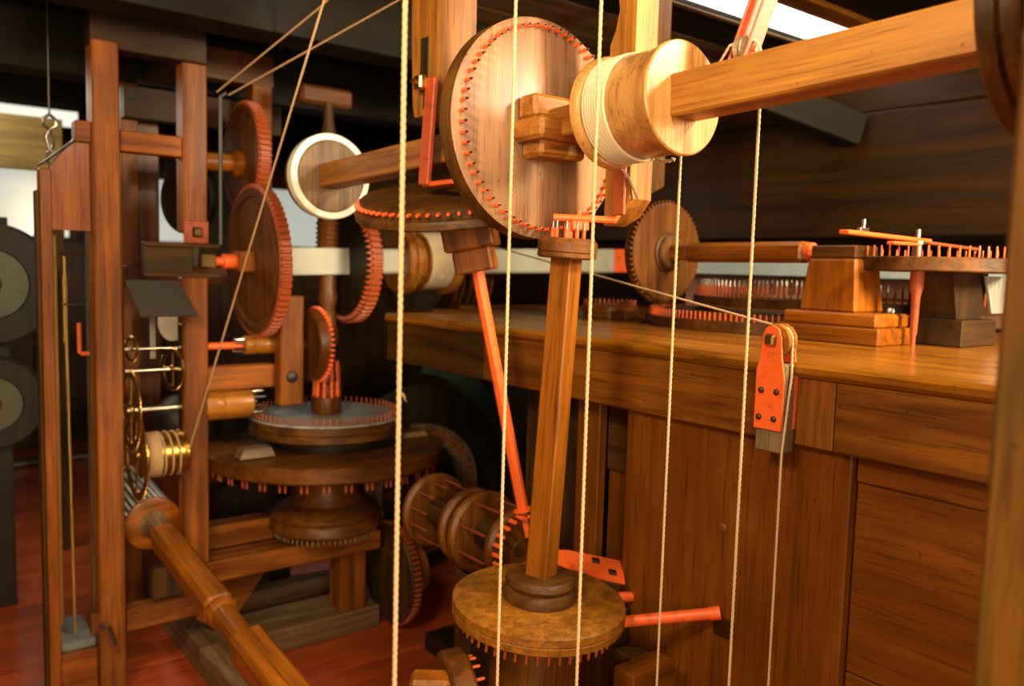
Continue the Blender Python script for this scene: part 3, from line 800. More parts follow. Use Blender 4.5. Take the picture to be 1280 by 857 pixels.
MA = mat_at(wz(1.135), -xd, EZ)
wa = cogwheel(ws, MA, 0.272, 0.045, 72, label='dark brown wheel with red teeth, nearest of the shaft')
obj('square_hub', MB().box(0, 0, 0.05, 0.075, 0.075, 0.06, 0.005), W('shaft', 'X'), MA, ws)
obj('axle_journal', MB().lathe([(0, 0.08), (0.025, 0.08), (0.027, 0.085), (0.027, 0.125), (0.016, 0.128), (0.016, 0.155), (0.028, 0.157), (0.028, 0.164), (0.012, 0.166), (0.012, 0.19), (0, 0.19)], 20), RED, MA, ws, 'red turned axle end')
ME2 = mat_at(wz(1.50), -xd, EZ)
we = cogwheel(ws, ME2, 0.235, 0.05, 64, face='black', label='wheel with large red teeth, behind the turned spindle')
pegs(we, ME2, 64, 0.222, 0.02, cog_mesh(0.011, 0.02, 0.016, REDD), 'up', 'cog')
# spools
MS = mat_at(wz(1.71), xd, EZ)
sp = obj('cord_spool', MB().lathe([(0, 0), (0.122, 0), (0.128, 0.006), (0.128, 0.026), (0.135, 0.03), (0.135, 0.045), (0.10, 0.05), (0.10, 0.09), (0.118, 0.094), (0.118, 0.10), (0.112, 0.104), (0.112, 0.215), (0.137, 0.22), (0.14, 0.225), (0.14, 0.25), (0.135, 0.254), (0, 0.254)], 64), W('boxwood', 'X'), MS, ws, 'turned wooden spool')
coil = []
for i in range(15 * 30 + 1):
    a = 2 * PI * i / 30
    coil.append((0.1145 * math.cos(a), 0.1145 * math.sin(a), 0.107 + 0.0073 * i / 30))
obj('rope_coil', MB().tube(coil, 0.0042, 6), CORDP, MS, sp, 'pale cord wound round the spool')
obj('cord_loop', MB().tube([(0.119 * math.cos(a_), 0.119 * math.sin(a_), z_) for a_, z_ in ((2.2, 0.15), (2.1, 0.165), (2.0, 0.19), (1.9, 0.185), (1.95, 0.165), (2.1, 0.175))], 0.004, 6), CORDP, MS, sp)
ps = thing('pulley_stack', 'stack of four dark grooved pulleys behind and below the cord spool', 'pulley', (2.18, 3.36, 1.375))
for k in range(4):
    Mk2 = mat_at((2.04 + k * 0.078, 3.36, 1.372), EX, EZ)
    obj('pulley_disc', MB().lathe([(0, 0), (0.228, 0), (0.236, 0.006), (0.236, 0.014), (0.20, 0.02), (0.20, 0.034), (0.236, 0.040), (0.236, 0.048), (0.228, 0.053), (0, 0.053)], 56), W(('dark', 'gear')[k % 2], 'X'), Mk2, ps)
obj('axle', MB().tube([(1.95, 3.36, 1.372), (2.55, 3.36, 1.372)], 0.03, 14), W('dark', 'X'), None, ps)

# upper toothed wheel with its own arbor
ua = thing('cogwheel', 'red-toothed dark wheel above and behind the wheel with square hub', 'wheel', (1.14, 3.25, 1.78))
MU = mat_at((1.185, 3.22, 1.80), (-1, 0, 0), EZ)
cogwheel(ua, MU, 0.205, 0.05, 60)
obj('arbor', MB().lathe([(0, 0.02), (0.05, 0.02), (0.052, 0.045), (0.034, 0.055), (0.034, 0.22), (0.026, 0.26), (0, 0.26)], 24), W('shaft', 'Z'), mat_at((1.185, 3.22, 1.775), (-1, -0.10, -0.05), EZ), ua, 'turned brown arbor')

# ================================================================== TILTED CROWN WHEEL on leaning rod
ct = Vector((1.245, 1.82, 1.592)); cb = Vector((1.392, 1.695, 0.70))
cd = (ct - cb).normalized()
cr = thing('leaning_rod', 'thin red octagonal rod leaning under a tilted pegged wheel, left of the square upright shaft', 'rod', mat_at(cb, cd, EX))
cdir = Vector((-0.245, -0.135, 1.0)).normalized()          # the wheel leans a little more than its rod
obj('rod', MB().lathe([(0, 0.02), (0.008, 0.02), (0.008, 0.05), (0.0155, 0.06), (0.0165, 0.72), (0, 0.72)], 8), RED, mat_at(cb, cd, EX), cr, angle=20)
obj('rod_pivot', MB().lathe([(0, -0.02), (0.009, -0.02), (0.009, 0.05), (0.026, 0.052), (0.026, 0.058), (0.009, 0.06)], 14), RED, mat_at(cb, cd, EX), cr, 'red pivot with washer')
Mc = mat_at(ct, cdir, EX)
crown = obj('crown_wheel', MB().lathe([(0, 0.012), (0.262, 0.012), (0.268, 0.008), (0.268, -0.014), (0.282, -0.018), (0.285, -0.024), (0.285, -0.036), (0.28, -0.04), (0, -0.04)], 90), W('edge', 'X'), Mc, cr, 'tilted dark wheel')
pegs(crown, Mc, 70, 0.266, -0.002, peg_mesh(0.005, 0.016, RED, None, 6), 'out')
q = (0.72, 0.69, 0)
obj('hub_block', MB().box(0, 0, -0.095, 0.130, 0.130, 0.105, 0.005), W('post', 'Z'), mat_at(ct, cd, q), cr, 'square hub block')
obj('hub_block', MB().box(0, 0, -0.178, 0.100, 0.100, 0.06, 0.005), W('post', 'Z'), mat_at(ct, cd, q), cr)

# ================================================================== UPRIGHT SPINDLE with stacked discs
ax, ay = 1.411, 2.97
sp2 = thing('disc_spindle', 'upright turned spindle carrying a grey pegged disc stacked on a larger brown disc', 'spindle', (ax, ay, 0.30))
Ms = Matrix.Translation((ax, ay, 0))
obj('upper_spindle', MB().lathe([(0, 2.00), (0.018, 2.00), (0.020, 1.93), (0.030, 1.88), (0.032, 1.75), (0.040, 1.72), (0.040, 1.56), (0.044, 1.555)], 20), W('dark', 'Z'), Ms, sp2)
th = [(0.044, 1.555)]
for k in range(8):
    z = 1.55 - k * 0.018
    th += [(0.046, z), (0.040, z - 0.007), (0.039, z - 0.011), (0.046, z - 0.016)]
th += [(0.036, 1.40), (0.034, 1.30), (0.042, 1.27), (0.030, 1.23), (0.034, 1.16), (0.044, 1.14), (0.044, 1.10), (0.036, 1.08), (0.033, 1.02), (0.045, 0.985), (0.048, 0.95), (0.034, 0.93)]
obj('threaded_spindle', MB().lathe(th, 24), W('gear', 'Z'), Ms, sp2)
lan = obj('lantern', MB().lathe([(0.034, 0.93), (0.036, 0.90), (0.055, 0.885), (0.058, 0.868), (0.058, 0.828), (0.052, 0.818), (0, 0.818)], 30), W('gear', 'Z'), Ms, sp2, 'turned lantern base')
pegs(lan, Ms, 10, 0.047, 0.875, peg_mesh(0.0078, 0.150, RED, None, 8), 'up', lean=-0.03)
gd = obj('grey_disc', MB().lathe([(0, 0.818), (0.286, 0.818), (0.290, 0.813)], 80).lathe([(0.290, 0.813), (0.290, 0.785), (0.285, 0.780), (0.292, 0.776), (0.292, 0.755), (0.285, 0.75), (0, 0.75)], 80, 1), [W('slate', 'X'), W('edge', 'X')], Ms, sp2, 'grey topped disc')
pegs(gd, Ms, 72, 0.272, 0.818, peg_mesh(0.004, 0.026, REDD, None, 6), 'up')
bd = obj('large_disc', MB().lathe([(0, 0.705), (0.452, 0.705), (0.460, 0.698), (0.460, 0.655), (0.452, 0.648), (0, 0.648)], 96), W('gear', 'X'), Ms, sp2, 'large brown disc')
obj('spacer', MB().lathe([(0.2, 0.75), (0.2, 0.705)], 48), W('black', 'X'), Ms, sp2)
pegs(bd, Ms, 36, 0.43, 0.648, peg_mesh(0.0045, 0.034, REDD, None, 6), 'down', pair=0.045)
obj('wedge', MB().box(0, 0, 0.02, 0.13, 0.07, 0.036, 0.003, 0.8), W('sill', 'X'), Matrix.Translation((1.08, 2.85, 0.706)), sp2, 'greyish wooden wedge')
obj('wedge', MB().box(0, 0, 0.012, 0.12, 0.06, 0.022, 0.003, 0.8), W('sill', 'X'), Matrix.Translation((1.75, 2.88, 0.706)), sp2, 'greyish wooden wedge')
bell = obj('bell_foot', MB().lathe([(0, 0.646), (0.15, 0.646), (0.15, 0.60), (0.128, 0.585), (0.122, 0.54), (0.135, 0.50), (0.145, 0.48), (0.17, 0.47), (0.205, 0.45), (0.215, 0.435), (0.208, 0.42), (0.216, 0.41), (0.218, 0.385), (0.21, 0.375), (0, 0.375)], 64), W('gear', 'X'), Ms, sp2, 'turned bell-shaped foot')
pegs(bell, Ms, 60, 0.196, 0.375, peg_mesh(0.0045, 0.024, W('grey', 'Z'), None, 6), 'down')
obj('pivot', MB().lathe([(0.05, 0.375), (0.05, 0.334), (0, 0.334)], 20), W('gear', 'X'), Ms, sp2)

# small dark wheel beside the lantern
sw = thing('cogwheel', 'small upright dark wheel beside the red lantern above the grey disc', 'wheel', (1.33, 2.95, 1.09))
MZ = mat_at((1.345, 2.955, 1.09), (-1, 0, 0), EZ)
o = obj('wheel', MB().disc(0.135, -0.02, 0.03, 60, 0.005), W('gear', 'X'), MZ, sw)
pegs(o, MZ, 44, 0.132, -0.016, cog_mesh(0.011, 0.014, 0.016, RED), 'out', 'cog')
obj('arbor', MB().lathe([(0, 0.03), (0.018, 0.03), (0.018, 0.06), (0, 0.06)], 14), W('gear', 'X'), MZ, sw)

# pinions lying along X
for (nm, lb, x0, x1, z, r, red) in (('pinion', 'turned wooden pinion meshing with the big red-toothed wheel, on a red rod', 1.075, 1.20, 1.098, 0.034, True),
                                    ('pinion', 'larger turned wooden pinion with steel pins touching the grey pegged disc', 0.93, 1.10, 0.890, 0.056, False)):
    t = thing(nm, lb, 'pinion', (x0, 2.95, z))
    Mp = mat_at((x0, 2.95, z), EX, EZ)
    l = x1 - x0
    o = obj('barrel', MB().lathe([(0, 0), (r * 0.95, 0), (r, 0.004), (r, l * 0.28), (r * 0.95, l * 0.3), (r * 0.95, l * 0.33), (r, l * 0.35), (r * 0.95, l * 0.40), (r, l * 0.43), (r, l - 0.006), (r * 0.92, l), (0, l)], 32), W('boxwood', 'Z'), Mp, t)
    if red:
        pegs(o, Mp, 8, r * 0.7, 0.0, peg_mesh(0.004, 0.035, STEEL, None, 6), 'down')
        obj('rod', MB().tube([(0, 0, -0.2), (0, 0, 0)], 0.013, 12), RED, Mp, t, 'red painted rod')
    else:
        pegs(o, Mp, 9, r * 0.78, l, peg_mesh(0.0045, 0.045, STEEL, None, 6), 'up')

# ================================================================== CLOCK FRAME on the left
fr_ = thing('timber_framework', 'tall reddish brown post and rail frame holding the wheels at the left', 'frame', (0.92, 2.95, FZ))
slab('post', 0.577, 0.656, 2.88, 2.97, FZ, 2.07, 'post', 'z', fr_, 0.005)
slab('post', 0.855, 0.935, 2.90, 2.98, 1.49, 2.05, 'post', 'z', fr_, 0.005)
slab('post', 0.855, 0.935, 2.90, 2.98, 0.335, 1.34, 'post', 'z', fr_, 0.005)
slab('post', 1.180, 1.268, 2.86, 2.92, 0.88, 1.28, 'post', 'z', fr_, 0.005)
slab('post', 1.235, 1.315, 3.28, 3.36, 1.30, 2.10, 'post', 'z', fr_, 0.005)
slab('top_rail', 0.577, 0.935, 2.90, 2.98, 2.052, 2.16, 'shade_brown', 'x', fr_)
slab('top_rail', 0.94, 1.32, 3.28, 3.36, 2.09, 2.21, 'gear', 'x', fr_)
slab('top_rail', 0.855, 0.935, 2.98, 3.36, 2.052, 2.15, 'shade_brown', 'y', fr_)
slab('rail', 0.656, 0.855, 2.91, 2.97, 1.740, 1.806, 'post', 'x', fr_)
slab('rail', 0.935, 1.180, 2.91, 2.97, 0.945, 1.028, 'post', 'x', fr_)
slab('rail', 0.656, 0.93, 2.90, 2.97, 0.150, 0.222, 'post', 'x', fr_)
slab('rail', 1.315, 1.53, 3.0, 3.06, 2.0, 2.07, 'gear', 'x', fr_, 0.012)
obj('bearing_plate', MB().box(0, 0, 0, 0.25, 0.03, 0.014, 0.002).box(0, 0, -0.10, 0.25, 0.03, 0.014, 0.002).box(-0.045, 0.01, -0.05, 0.16, 0.03, 0.10, 0.003), W('dark', 'X'), mat_at((0.855, 2.92, 1.448), EZ, EX), fr_, 'dark iron bearing plate')
slab('plate', 0.854, 0.936, 2.892, 2.90, 1.455, 1.53, None, 'x', fr_, mats=REDD, label='red painted plate')
obj('nut', MB().box(0, 0, 0, 0.034, 0.034, 0.012, 0.004, 0.8), DBRASS, mat_at((0.897, 2.887, 1.492), (0, -1, 0), EX), fr_, 'square brass nut')
obj('nut', MB().box(0, 0, 0, 0.05, 0.05, 0.03, 0.004), DBRASS, mat_at((0.925, 2.88, 1.398), (0, -1, 0), EX), fr_, 'square brass nut')
obj('bolt', MB().lathe([(0.022, 0), (0.02, 0.008), (0.01, 0.014), (0, 0.015)], 18), IRON, mat_at((1.222, 2.86, 0.985), (0, -1, 0)), fr_)
# trestle under the discs
slab('beam', 0.86, 1.62, 2.90, 3.02, 0.258, 0.333, 'post', 'x', fr_)
slab('beam', 0.90, 1.22, 3.025, 3.11, 0.335, 0.42, 'post', 'x', fr_)
slab('trestle_post', 1.45, 1.56, 2.91, 3.01, 0.022, 0.257, 'post', 'z', fr_)
slab('trestle_sill', 0.98, 1.62, 2.90, 3.12, FZ, 0.021, 'sill', 'x', fr_)
slab('sill', 0.90, 1.02, 2.30, 2.898, FZ, 0.03, 'sill', 'y', fr_)
slab('sill', 0.90, 0.979, 2.9, 3.50, FZ, 0.03, 'sill', 'y', fr_)
obj('brace', MB().prism([(0, 0.30), (0.0, 0.18), (0.10, 0.10), (0.30, 0.36), (0.30, 0.40)][::-1], 0, 0.04), W('post', 'X'), Matrix(((1, 0, 0, 0.93), (0, 0, 1, 3.03), (0, 1, 0, -0.10), (0, 0, 0, 1))), fr_)
bar('rear_rail', (1.02, 3.35, -0.02), (1.75, 3.35, -0.02), 0.08, 0.08, 'sill', fr_, EZ)
bar('support_block', (0.80, 2.945, 0.23), (0.80, 2.945, 0.34), 0.10, 0.05, 'dark', fr_, EX)
# rear frame
rf = thing('rear_framework', 'dark inner frame of posts behind the reddish post and rail frame', 'frame', (0.9, 3.6, FZ))
slab('post', 0.80, 0.862, 3.50, 3.58, FZ, 2.07, 'post', 'z', rf)
slab('post', 0.87, 0.955, 3.56, 3.64, FZ, 2.07, 'gear', 'z', rf)
slab('post', 1.06, 1.10, 3.52, 3.6, FZ, 2.07, 'dark', 'z', rf)
slab('rail', 0.80, 1.42, 3.44, 3.50, 1.93, 2.05, 'shade_brown', 'x', rf)
slab('post', 1.19, 1.30, 3.52, 3.62, FZ, 0.90, 'black', 'z', rf)
slab('rail', 0.80, 1.32, 3.44, 3.50, 1.30, 1.37, 'gear', 'x', rf)
slab('plinth', 1.12, 1.34, 3.42, 3.52, FZ, 0.46, 'black', 'z', rf)
slab('post', 1.42, 1.52, 3.56, 3.66, FZ, 0.70, 'black', 'z', rf)
t = thing('plain_disc', 'plain black wheel seen between the two front posts of the frame', 'wheel', (1.03, 3.46, 1.63))
obj('wheel', MB().disc(0.14, -0.02, 0.02, 48, 0.004), W('black', 'X'), mat_at((1.03, 3.42, 1.64), (-1, -0.5, 0), EZ), t)
obj('arbor', MB().tube([(0, 0, -0.10), (0, 0, 0.03)], 0.02, 12), W('black', 'X'), mat_at((1.03, 3.42, 1.64), (-1, -0.5, 0), EZ), t)

# case at the far left of the frame
cs = thing('clock_case', 'narrow glazed wooden case with sloped top beside the left post', 'case', (0.52, 2.95, FZ))
slab('stile', 0.434, 0.467, 2.915, 2.965, FZ, 1.665, 'case', 'z', cs)
obj('top_panel', MB().prism([(0.0, 0.0), (0.112, 0.0), (0.112, 0.29), (0.074, 0.29), (0.0, 0.19)], 0, 0.03), W('case', 'Y'), Matrix(((1, 0, 0, 0.463), (0, 0, 1, 2.92), (0, 1, 0, 1.481), (0, 0, 0, 1))), cs)
slab('cap_block', 0.532, 0.577, 2.90, 2.96, 1.755, 1.82, 'post', 'x', cs)
slab('bottom_panel', 0.467, 0.577, 2.93, 2.96, FZ, 0.105, 'case', 'x', cs)
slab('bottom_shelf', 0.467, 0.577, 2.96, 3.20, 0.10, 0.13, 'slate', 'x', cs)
slab('side_board', 0.425, 0.434, 2.93, 2.98, FZ, 1.60, 'dark', 'z', cs)
slab('side_board', 0.577, 0.588, 2.975, 3.03, FZ, 1.60, 'grey', 'z', cs)
slab('glass_pane', 0.4675, 0.5765, 2.944, 2.947, 0.107, 1.479, None, 'z', cs, 0.0005, mats=GLASS)
obj('sloped_top', MB().box(0, 0, 0, 0.130, 0.10, 0.006, 0.002), W('black', 'Y'), mat_at((0.492, 2.96, 1.722), (-0.66, 0, 0.75), (0.75, 0, 0.66)), cs)
o = obj('latch', MB().box(0, 0, 0, 0.05, 0.03, 0.07, 0.004), W('gear', 'Z'), mat_at((0.575, 2.90, 0.205), EZ, EX), cs, 'wooden turn latch')
obj('latch_lever', MB().tube([(0, 0, 0), (0.01, -0.05, 0.0), (0.025, -0.06, -0.06)], 0.011, 8), STEEL, Matrix.Translation((0.58, 2.90, 0.20)), cs)
# pendulum parts and red wire inside the case
pd = thing('pendulum_rod', 'slim brass rod with a cross bar hanging inside the narrow glazed case', 'pendulum', (0.52, 3.02, 1.45))
obj('rod', MB().tube([(0, 0, 0), (0.012, 0, -1.30)], 0.0045, 8), BRASSR, Matrix.Translation((0.515, 3.02, 1.40)), pd)
obj('sleeve', MB().tube([(0, 0, 0), (0, 0, -0.22)], 0.008, 10), BRASSR, Matrix.Translation((0.515, 3.02, 1.34)), pd)
obj('cross_bar', MB().tube([(0, 0, 0), (0.075, 0, 0), (0.078, 0, -0.18)], 0.004, 8), STEEL, Matrix.Translation((0.505, 3.01, 1.245)), pd)
obj('hanger', MB().tube([(0, 0, 0), (0.09, 0, 0)], 0.005, 8), DBRASS, Matrix.Translation((0.50, 3.02, 1.41)), pd)
bb = slab('brass_strip', 0.487, 0.507, 3.10, 3.105, 0.14, 1.47, None, 'z', None, mats=BRASSR); tag(bb, 'flat brass strip standing inside the narrow glazed case', 'strip')
rwire = obj('bent_wire', MB().tube([(0, 0, 0.1), (0, 0, 0.09), (0.0, 0, 0.005), (0.006, 0, 0), (0.06, 0, 0)], 0.007, 8), RED, Matrix.Translation((0.548, 2.985, 1.085)))
tag(rwire, 'bent red wire bracket left of the tall left post', 'bracket')

# brass movement between the two posts
bm = thing('brass_drum', 'shiny brass winding drum with coiled cord and tall brass gear between the posts', 'drum', (0.77, 2.93, 0.72))
Mm = mat_at((0.70, 2.945, 0.735), EX, EZ)
obj('drum', MB().lathe([(0, 0.02), (0.078, 0.02), (0.078, 0.03), (0.072, 0.032), (0.072, 0.15), (0.082, 0.152), (0.082, 0.160), (0.060, 0.165), (0, 0.165)], 48), BRASS, Mm, bm)
coil = [(0.0755 * math.cos(2 * PI * i / 24), 0.0755 * math.sin(2 * PI * i / 24), 0.034 + 0.0062 * i / 24) for i in range(24 * 7)]
coil += [(0.0755 * math.cos(2 * PI * i / 24), 0.0755 * math.sin(2 * PI * i / 24), 0.078 + 0.024 * i / 24) for i in range(24 * 3)]
obj('rope_coil', MB().tube(coil, 0.0032, 6), CORDF, Mm, bm, 'buff cord wound on the drum')
def brass_gear(parent, M, r, n, t=0.006, nm='gear'):
    o = obj(nm, MB().disc(r, -t / 2, t / 2, 60, 0.001, r * 0.82).disc(r * 0.2, -t, t, 20).box(0, 0, 0, r * 1.7, r * 0.12, t * 0.8, 0.001).box(0, 0, 0, r * 0.12, r * 1.7, t * 0.8, 0.001), BRASS, M, parent)
    pegs(o, M, n, r - 0.002, 0, cog_mesh(2 * PI * r / n * 0.5, 0.006, t * 0.9, BRASS), 'out', 'cog')
    return o
brass_gear(bm, mat_at((0.708, 2.945, 0.735), EX, EZ), 0.148, 60)
am = thing('clock_arbor', 'steel arbor with large brass gear, just above the brass winding drum', 'arbor', (0.69, 2.95, 0.895))
obj('arbor', MB().tube([(0.68, 0, 0), (0.86, 0, 0)], 0.009, 10), STEEL, Matrix.Translation((0, 2.945, 0.893)), am)
brass_gear(am, mat_at((0.692, 2.945, 0.893), EX, EZ), 0.135, 56)
am = thing('clock_arbor', 'steel arbor with a brass gear at its right end between the posts', 'arbor', (0.69, 2.95, 1.03))
obj('arbor', MB().tube([(0.675, 0, 0), (0.86, 0, 0)], 0.006, 10), STEEL, Matrix.Translation((0, 2.945, 1.025)), am)
brass_gear(am, mat_at((0.828, 2.945, 1.025), (1, 0.25, 0), EZ), 0.072, 40)
am = thing('clock_arbor', 'thin steel arbor with a small brass ring at its left end, topmost of the three', 'arbor', (0.69, 2.95, 1.098))
obj('arbor', MB().tube([(0.675, 0, 0), (0.86, 0, 0)], 0.005, 10), STEEL, Matrix.Translation((0, 2.945, 1.098)), am)
brass_gear(am, mat_at((0.697, 2.945, 1.098), (1, 0.25, 0), EZ), 0.042, 28)
mp = slab('movement_plate', 0.852, 0.868, 2.92, 2.97, 0.70, 1.18, None, 'z', None, mats=DBRASS); tag(mp, 'narrow tarnished brass plate against the second post', 'plate')
dp = obj('slanted_plate', MB().box(0, 0, 0, 0.185, 0.155, 0.006, 0.001), BLACKP, mat_at((0.772, 2.86, 1.268), (0.0, -0.75, 0.66), (1, 0, -0.02)))
o_ = MB().prism([(-0.098, 0.08), (-0.075, -0.075), (0.105, -0.075), (0.072, 0.08)][::-1], -0.003, 0.003)
bpy.data.objects.remove(dp)
dp = thing('slanted_plate', 'blackish rectangular plate slanting out between the two front posts', 'plate', (0.77, 2.86, 1.26))
obj('plate', o_, BLACKP, mat_at((0.772, 2.875, 1.268), (0.0, -0.72, 0.69), (1, 0, 0)), dp)
obj('bracket', MB().box(0.77, 2.93, 1.26, 0.03, 0.09, 0.01, 0.001).box(0.77, 2.97, 1.16, 0.02, 0.006, 0.2, 0.001), STEEL, None, dp)
tag(obj('bell', MB().lathe([(0.0, 0.0), (0.03, 0.0), (0.09, -0.04), (0.115, -0.11), (0.12, -0.20), (0.115, -0.20), (0.10, -0.1), (0, -0.01)], 36), IRON, mat_at((0.90, 3.30, 0.80), (-0.75, -0.55, 0.35), EZ)),
    'grey domed bell behind the brass drum', 'bell')
dl = obj('white_dial', MB().disc(0.07, -0.004, 0.004, 40, 0.001), IVORY, mat_at((0.92, 3.28, 1.16), (-0.9, -0.45, 0), EZ))
tag(dl, 'pale thin dial edge behind the brass gears', 'dial')

# long turned shaft towards the camera with fluted steel drum
s0, s1 = Vector((0.772, 2.99, 0.478)), Vector((0.772, 1.75, 0.355))
sd = (s1 - s0).normalized()
fs = thing('turned_shaft', 'long turned brown shaft with a fluted steel drum, running along the floor towards the camera', 'shaft', mat_at(s0, sd, EZ))
MF = mat_at(s0, sd, (1, 0, 0.12))
fd = obj('drum_core', MB().lathe([(0, 0), (0.088, 0), (0.094, -0.004), (0.094, -0.014), (0.078, -0.016)], 48).lathe([(0.078, -0.016), (0.078, -0.40)], 48, 1).lathe([(0.078, -0.40), (0.088, -0.402), (0.088, -0.41), (0, -0.41)], 48), [W('shaft', 'X'), W('black', 'Z')], MF, fs, 'round drum')
sl = MB().box(0, 0, 0, 0.011, 0.012, 0.386, 0.003).mesh('slat', [plain('bright_steel', lin((214, 210, 200)), 0.4, metal=0.6)])
for k in range(26):
    a = 2 * PI * k / 26
    obj('slat', sl, None, MF @ mat_at((0.082 * math.cos(a), 0.082 * math.sin(a), -0.209), EZ, (-math.sin(a), math.cos(a), 0)), fd)
obj('neck', MB().lathe([(0.05, 0), (0.04, 0.015), (0.030, 0.03), (0.030, 0.10), (0.036, 0.12)], 28), W('sill', 'Z'), MF, fs)
obj('timber', MB().box(0, 0, 0.40, 0.082, 0.082, 0.58, 0.014).box(0, 0, 0.105, 0.07, 0.07, 0.03, 0.014), W('shaft', 'Z'), MF, fs)
obj('turned_ring', MB().lathe([(0.034, 0.68), (0.042, 0.692), (0.046, 0.705), (0.042, 0.715), (0.034, 0.725), (0.034, 0.88), (0.040, 0.90)], 28), W('shaft', 'Z'), MF, fs)
obj('timber', MB().box(0, 0, 1.12, 0.092, 0.092, 0.46, 0.012), W('shaft', 'Z'), MF, fs)

# ================================================================== BARRELS under the table
bx, bz = 1.38, 0.648
br = thing('pin_barrel', 'dark barrel of discs bristling with reddish pins, under the tilted pegged wheel', 'barrel', (bx, 2.0, bz))
MBr = mat_at((bx, 1.72, bz), EY, EZ)
obj('core', MB().lathe([(0.0, -0.018), (0.02, -0.018), (0.03, 0.0), (0.045, 0.02), (0.045, 0.46), (0, 0.46)], 24), W('dark', 'Z'), MBr, br)
for (y0, r, n, pl_) in ((0.41, 0.115, 12, 0.0), (0.215, 0.112, 0, 0.0), (0.155, 0.118, 8, 0.09), (0.0, 0.105, 22, 0.0)):
    o = obj('disc', MB().lathe([(0, y0 - 0.014), (r - 0.01, y0 - 0.014), (r, y0 - 0.006), (r, y0 + 0.008), (r - 0.008, y0 + 0.016), (0, y0 + 0.016)], 48), W('gear', 'X'), MBr, br)
    if y0 > 0.3:
        pegs(o, MBr, n, r * 0.84, y0 - 0.014, peg_mesh(0.0035, 0.085, REDK, None, 6), 'down', 'pin')
    elif y0 > 0.05:
        pegs(o, MBr, n, r * 0.84, y0 - 0.014, peg_mesh(0.004, 0.12, REDK, None, 6), 'down', 'pin')
    else:
        pegs(o, MBr, n, r * 0.86, y0 - 0.012, peg_mesh(0.006, 0.03, RED, None, 6), 'down', 'pin')
for (a, dz_, y0) in ((0.4, 0.0, 0.05), (2.6, 0, 0.3)):
    obj('inner_block', MB().box(0.03 * math.cos(a), 0.05 * math.sin(a), y0, 0.05, 0.04, 0.12, 0.004), W('dark', 'Z'), MBr, br)
t = tag(slab('barrel_stand', 1.33, 1.43, 1.86, 1.94, FZ, 0.528, 'dark', 'z'), 'dark upright post under the dark pin barrel', 'stand')
t = tag(slab('barrel_stand', 1.44, 1.62, 2.02, 2.10, FZ, 0.30, 'dark', 'z'), 'low dark block behind the barrel post', 'stand')

hx, hz = 1.97, 0.39
hw = thing('rim_gear', 'pale rimmed wheel with reddish pins, half hidden under the stacked discs', 'wheel', (hx, 3.2, FZ))
MH = mat_at((hx, 3.17, hz), (0, -1, 0), EZ)
o = obj('rim', MB().disc(0.30, -0.02, 0.02, 80, 0.003, 0.215), W('sill', 'X'), MH, hw)
pegs(o, MH, 44, 0.258, 0.02, peg_mesh(0.007, 0.03, REDD, None, 6), 'up', 'pin')
obj('edge_ring', MB().disc(0.238, 0.02, 0.032, 72, 0.002, 0.217).disc(0.298, 0.02, 0.032, 72, 0.002, 0.277), W('sill', 'X'), MH, hw)
obj('spokes', MB().box(0, 0, 0, 0.45, 0.045, 0.02, 0.003).box(0, 0, 0, 0.045, 0.45, 0.02, 0.003).disc(0.08, -0.02, 0.02, 24), W('dark', 'X'), MH, hw)
dw = thing('drum_gear', 'big dark wheel behind the pale rimmed wheel', 'wheel', (2.03, 3.26, FZ))
MH = mat_at((2.03, 3.27, 0.41), (0, -1, 0), EZ)
obj('wheel', MB().disc(0.44, -0.03, 0.03, 80, 0.004), W('black', 'X'), MH, dw)
obj('axle', MB().lathe([(0, 0.16), (0.05, 0.16), (0.05, -0.2), (0, -0.2)], 20), W('dark', 'X'), MH, dw)
gg = obj('curved_guard', MB().lathe([(0.46, -0.05), (0.46, 0.03), (0.56, 0.03), (0.56, -0.05)], 40, 0, None, -PI * 0.6, -PI * 0.03), GREEN, mat_at((2.05, 3.40, 0.43), (0, -1, 0), (0, 0, 1)))
tag(gg, 'dull green curved guard over the big dark wheel', 'guard')

# toothed wheel near the floor
fw2 = thing('cogwheel', 'dark upright wheel with red teeth near the floor, right of the trestle post', 'wheel', (1.64, 2.9, FZ))
Mf = mat_at((1.66, 2.88, 0.155), (-1, 0, 0), EZ)
o = obj('wheel', MB().lathe([(0, 0.03), (0.10, 0.03), (0.11, 0.02), (0.195, 0.02), (0.20, 0.014), (0.20, -0.02), (0, -0.02)], 64), W('dark', 'X'), Mf, fw2)
pegs(o, Mf, 60, 0.197, -0.006, cog_mesh(0.012, 0.012, 0.03, REDD), 'out', 'cog')
obj('roller', MB().lathe([(0, -0.02), (0.10, -0.02), (0.11, -0.03), (0.11, -0.10), (0.10, -0.12), (0, -0.12)], 40), W('shaft', 'X'), Mf, fw2)

# ------------------------------------------------------------------ red strap hinge, rods by the cabinet
sb = thing('hinge_block', 'flat red iron plate with two square fixings on a dark block behind the upright shaft', 'bracket', (1.43, 1.47, 0.60))
Mh = mat_at((1.425, 1.485, 0.655), (0.0, -0.35, 0.94), (0.80, -0.6, 0))
obj('plate', MB().prism([(-0.10, -0.045), (0.09, -0.045), (0.09, 0.045), (-0.05, 0.045), (-0.14, 0.02), (-0.155, 0.0), (-0.14, -0.02)], 0, 0.006), RED, Mh, sb)
for (u, v_) in ((0.02, 0.02), (0.06, -0.015)):
    obj('fixing', MB().box(u, v_, 0.008, 0.02, 0.018, 0.006, 0.001), IRON, Mh, sb)
obj('block', MB().box(-0.005, 0, -0.045, 0.18, 0.088, 0.085, 0.004), W('dark', 'X'), Mh, sb)
slab('wall_post', 1.44, 1.499, 1.40, 1.50, FZ, 0.56, 'dark', 'z', sb)
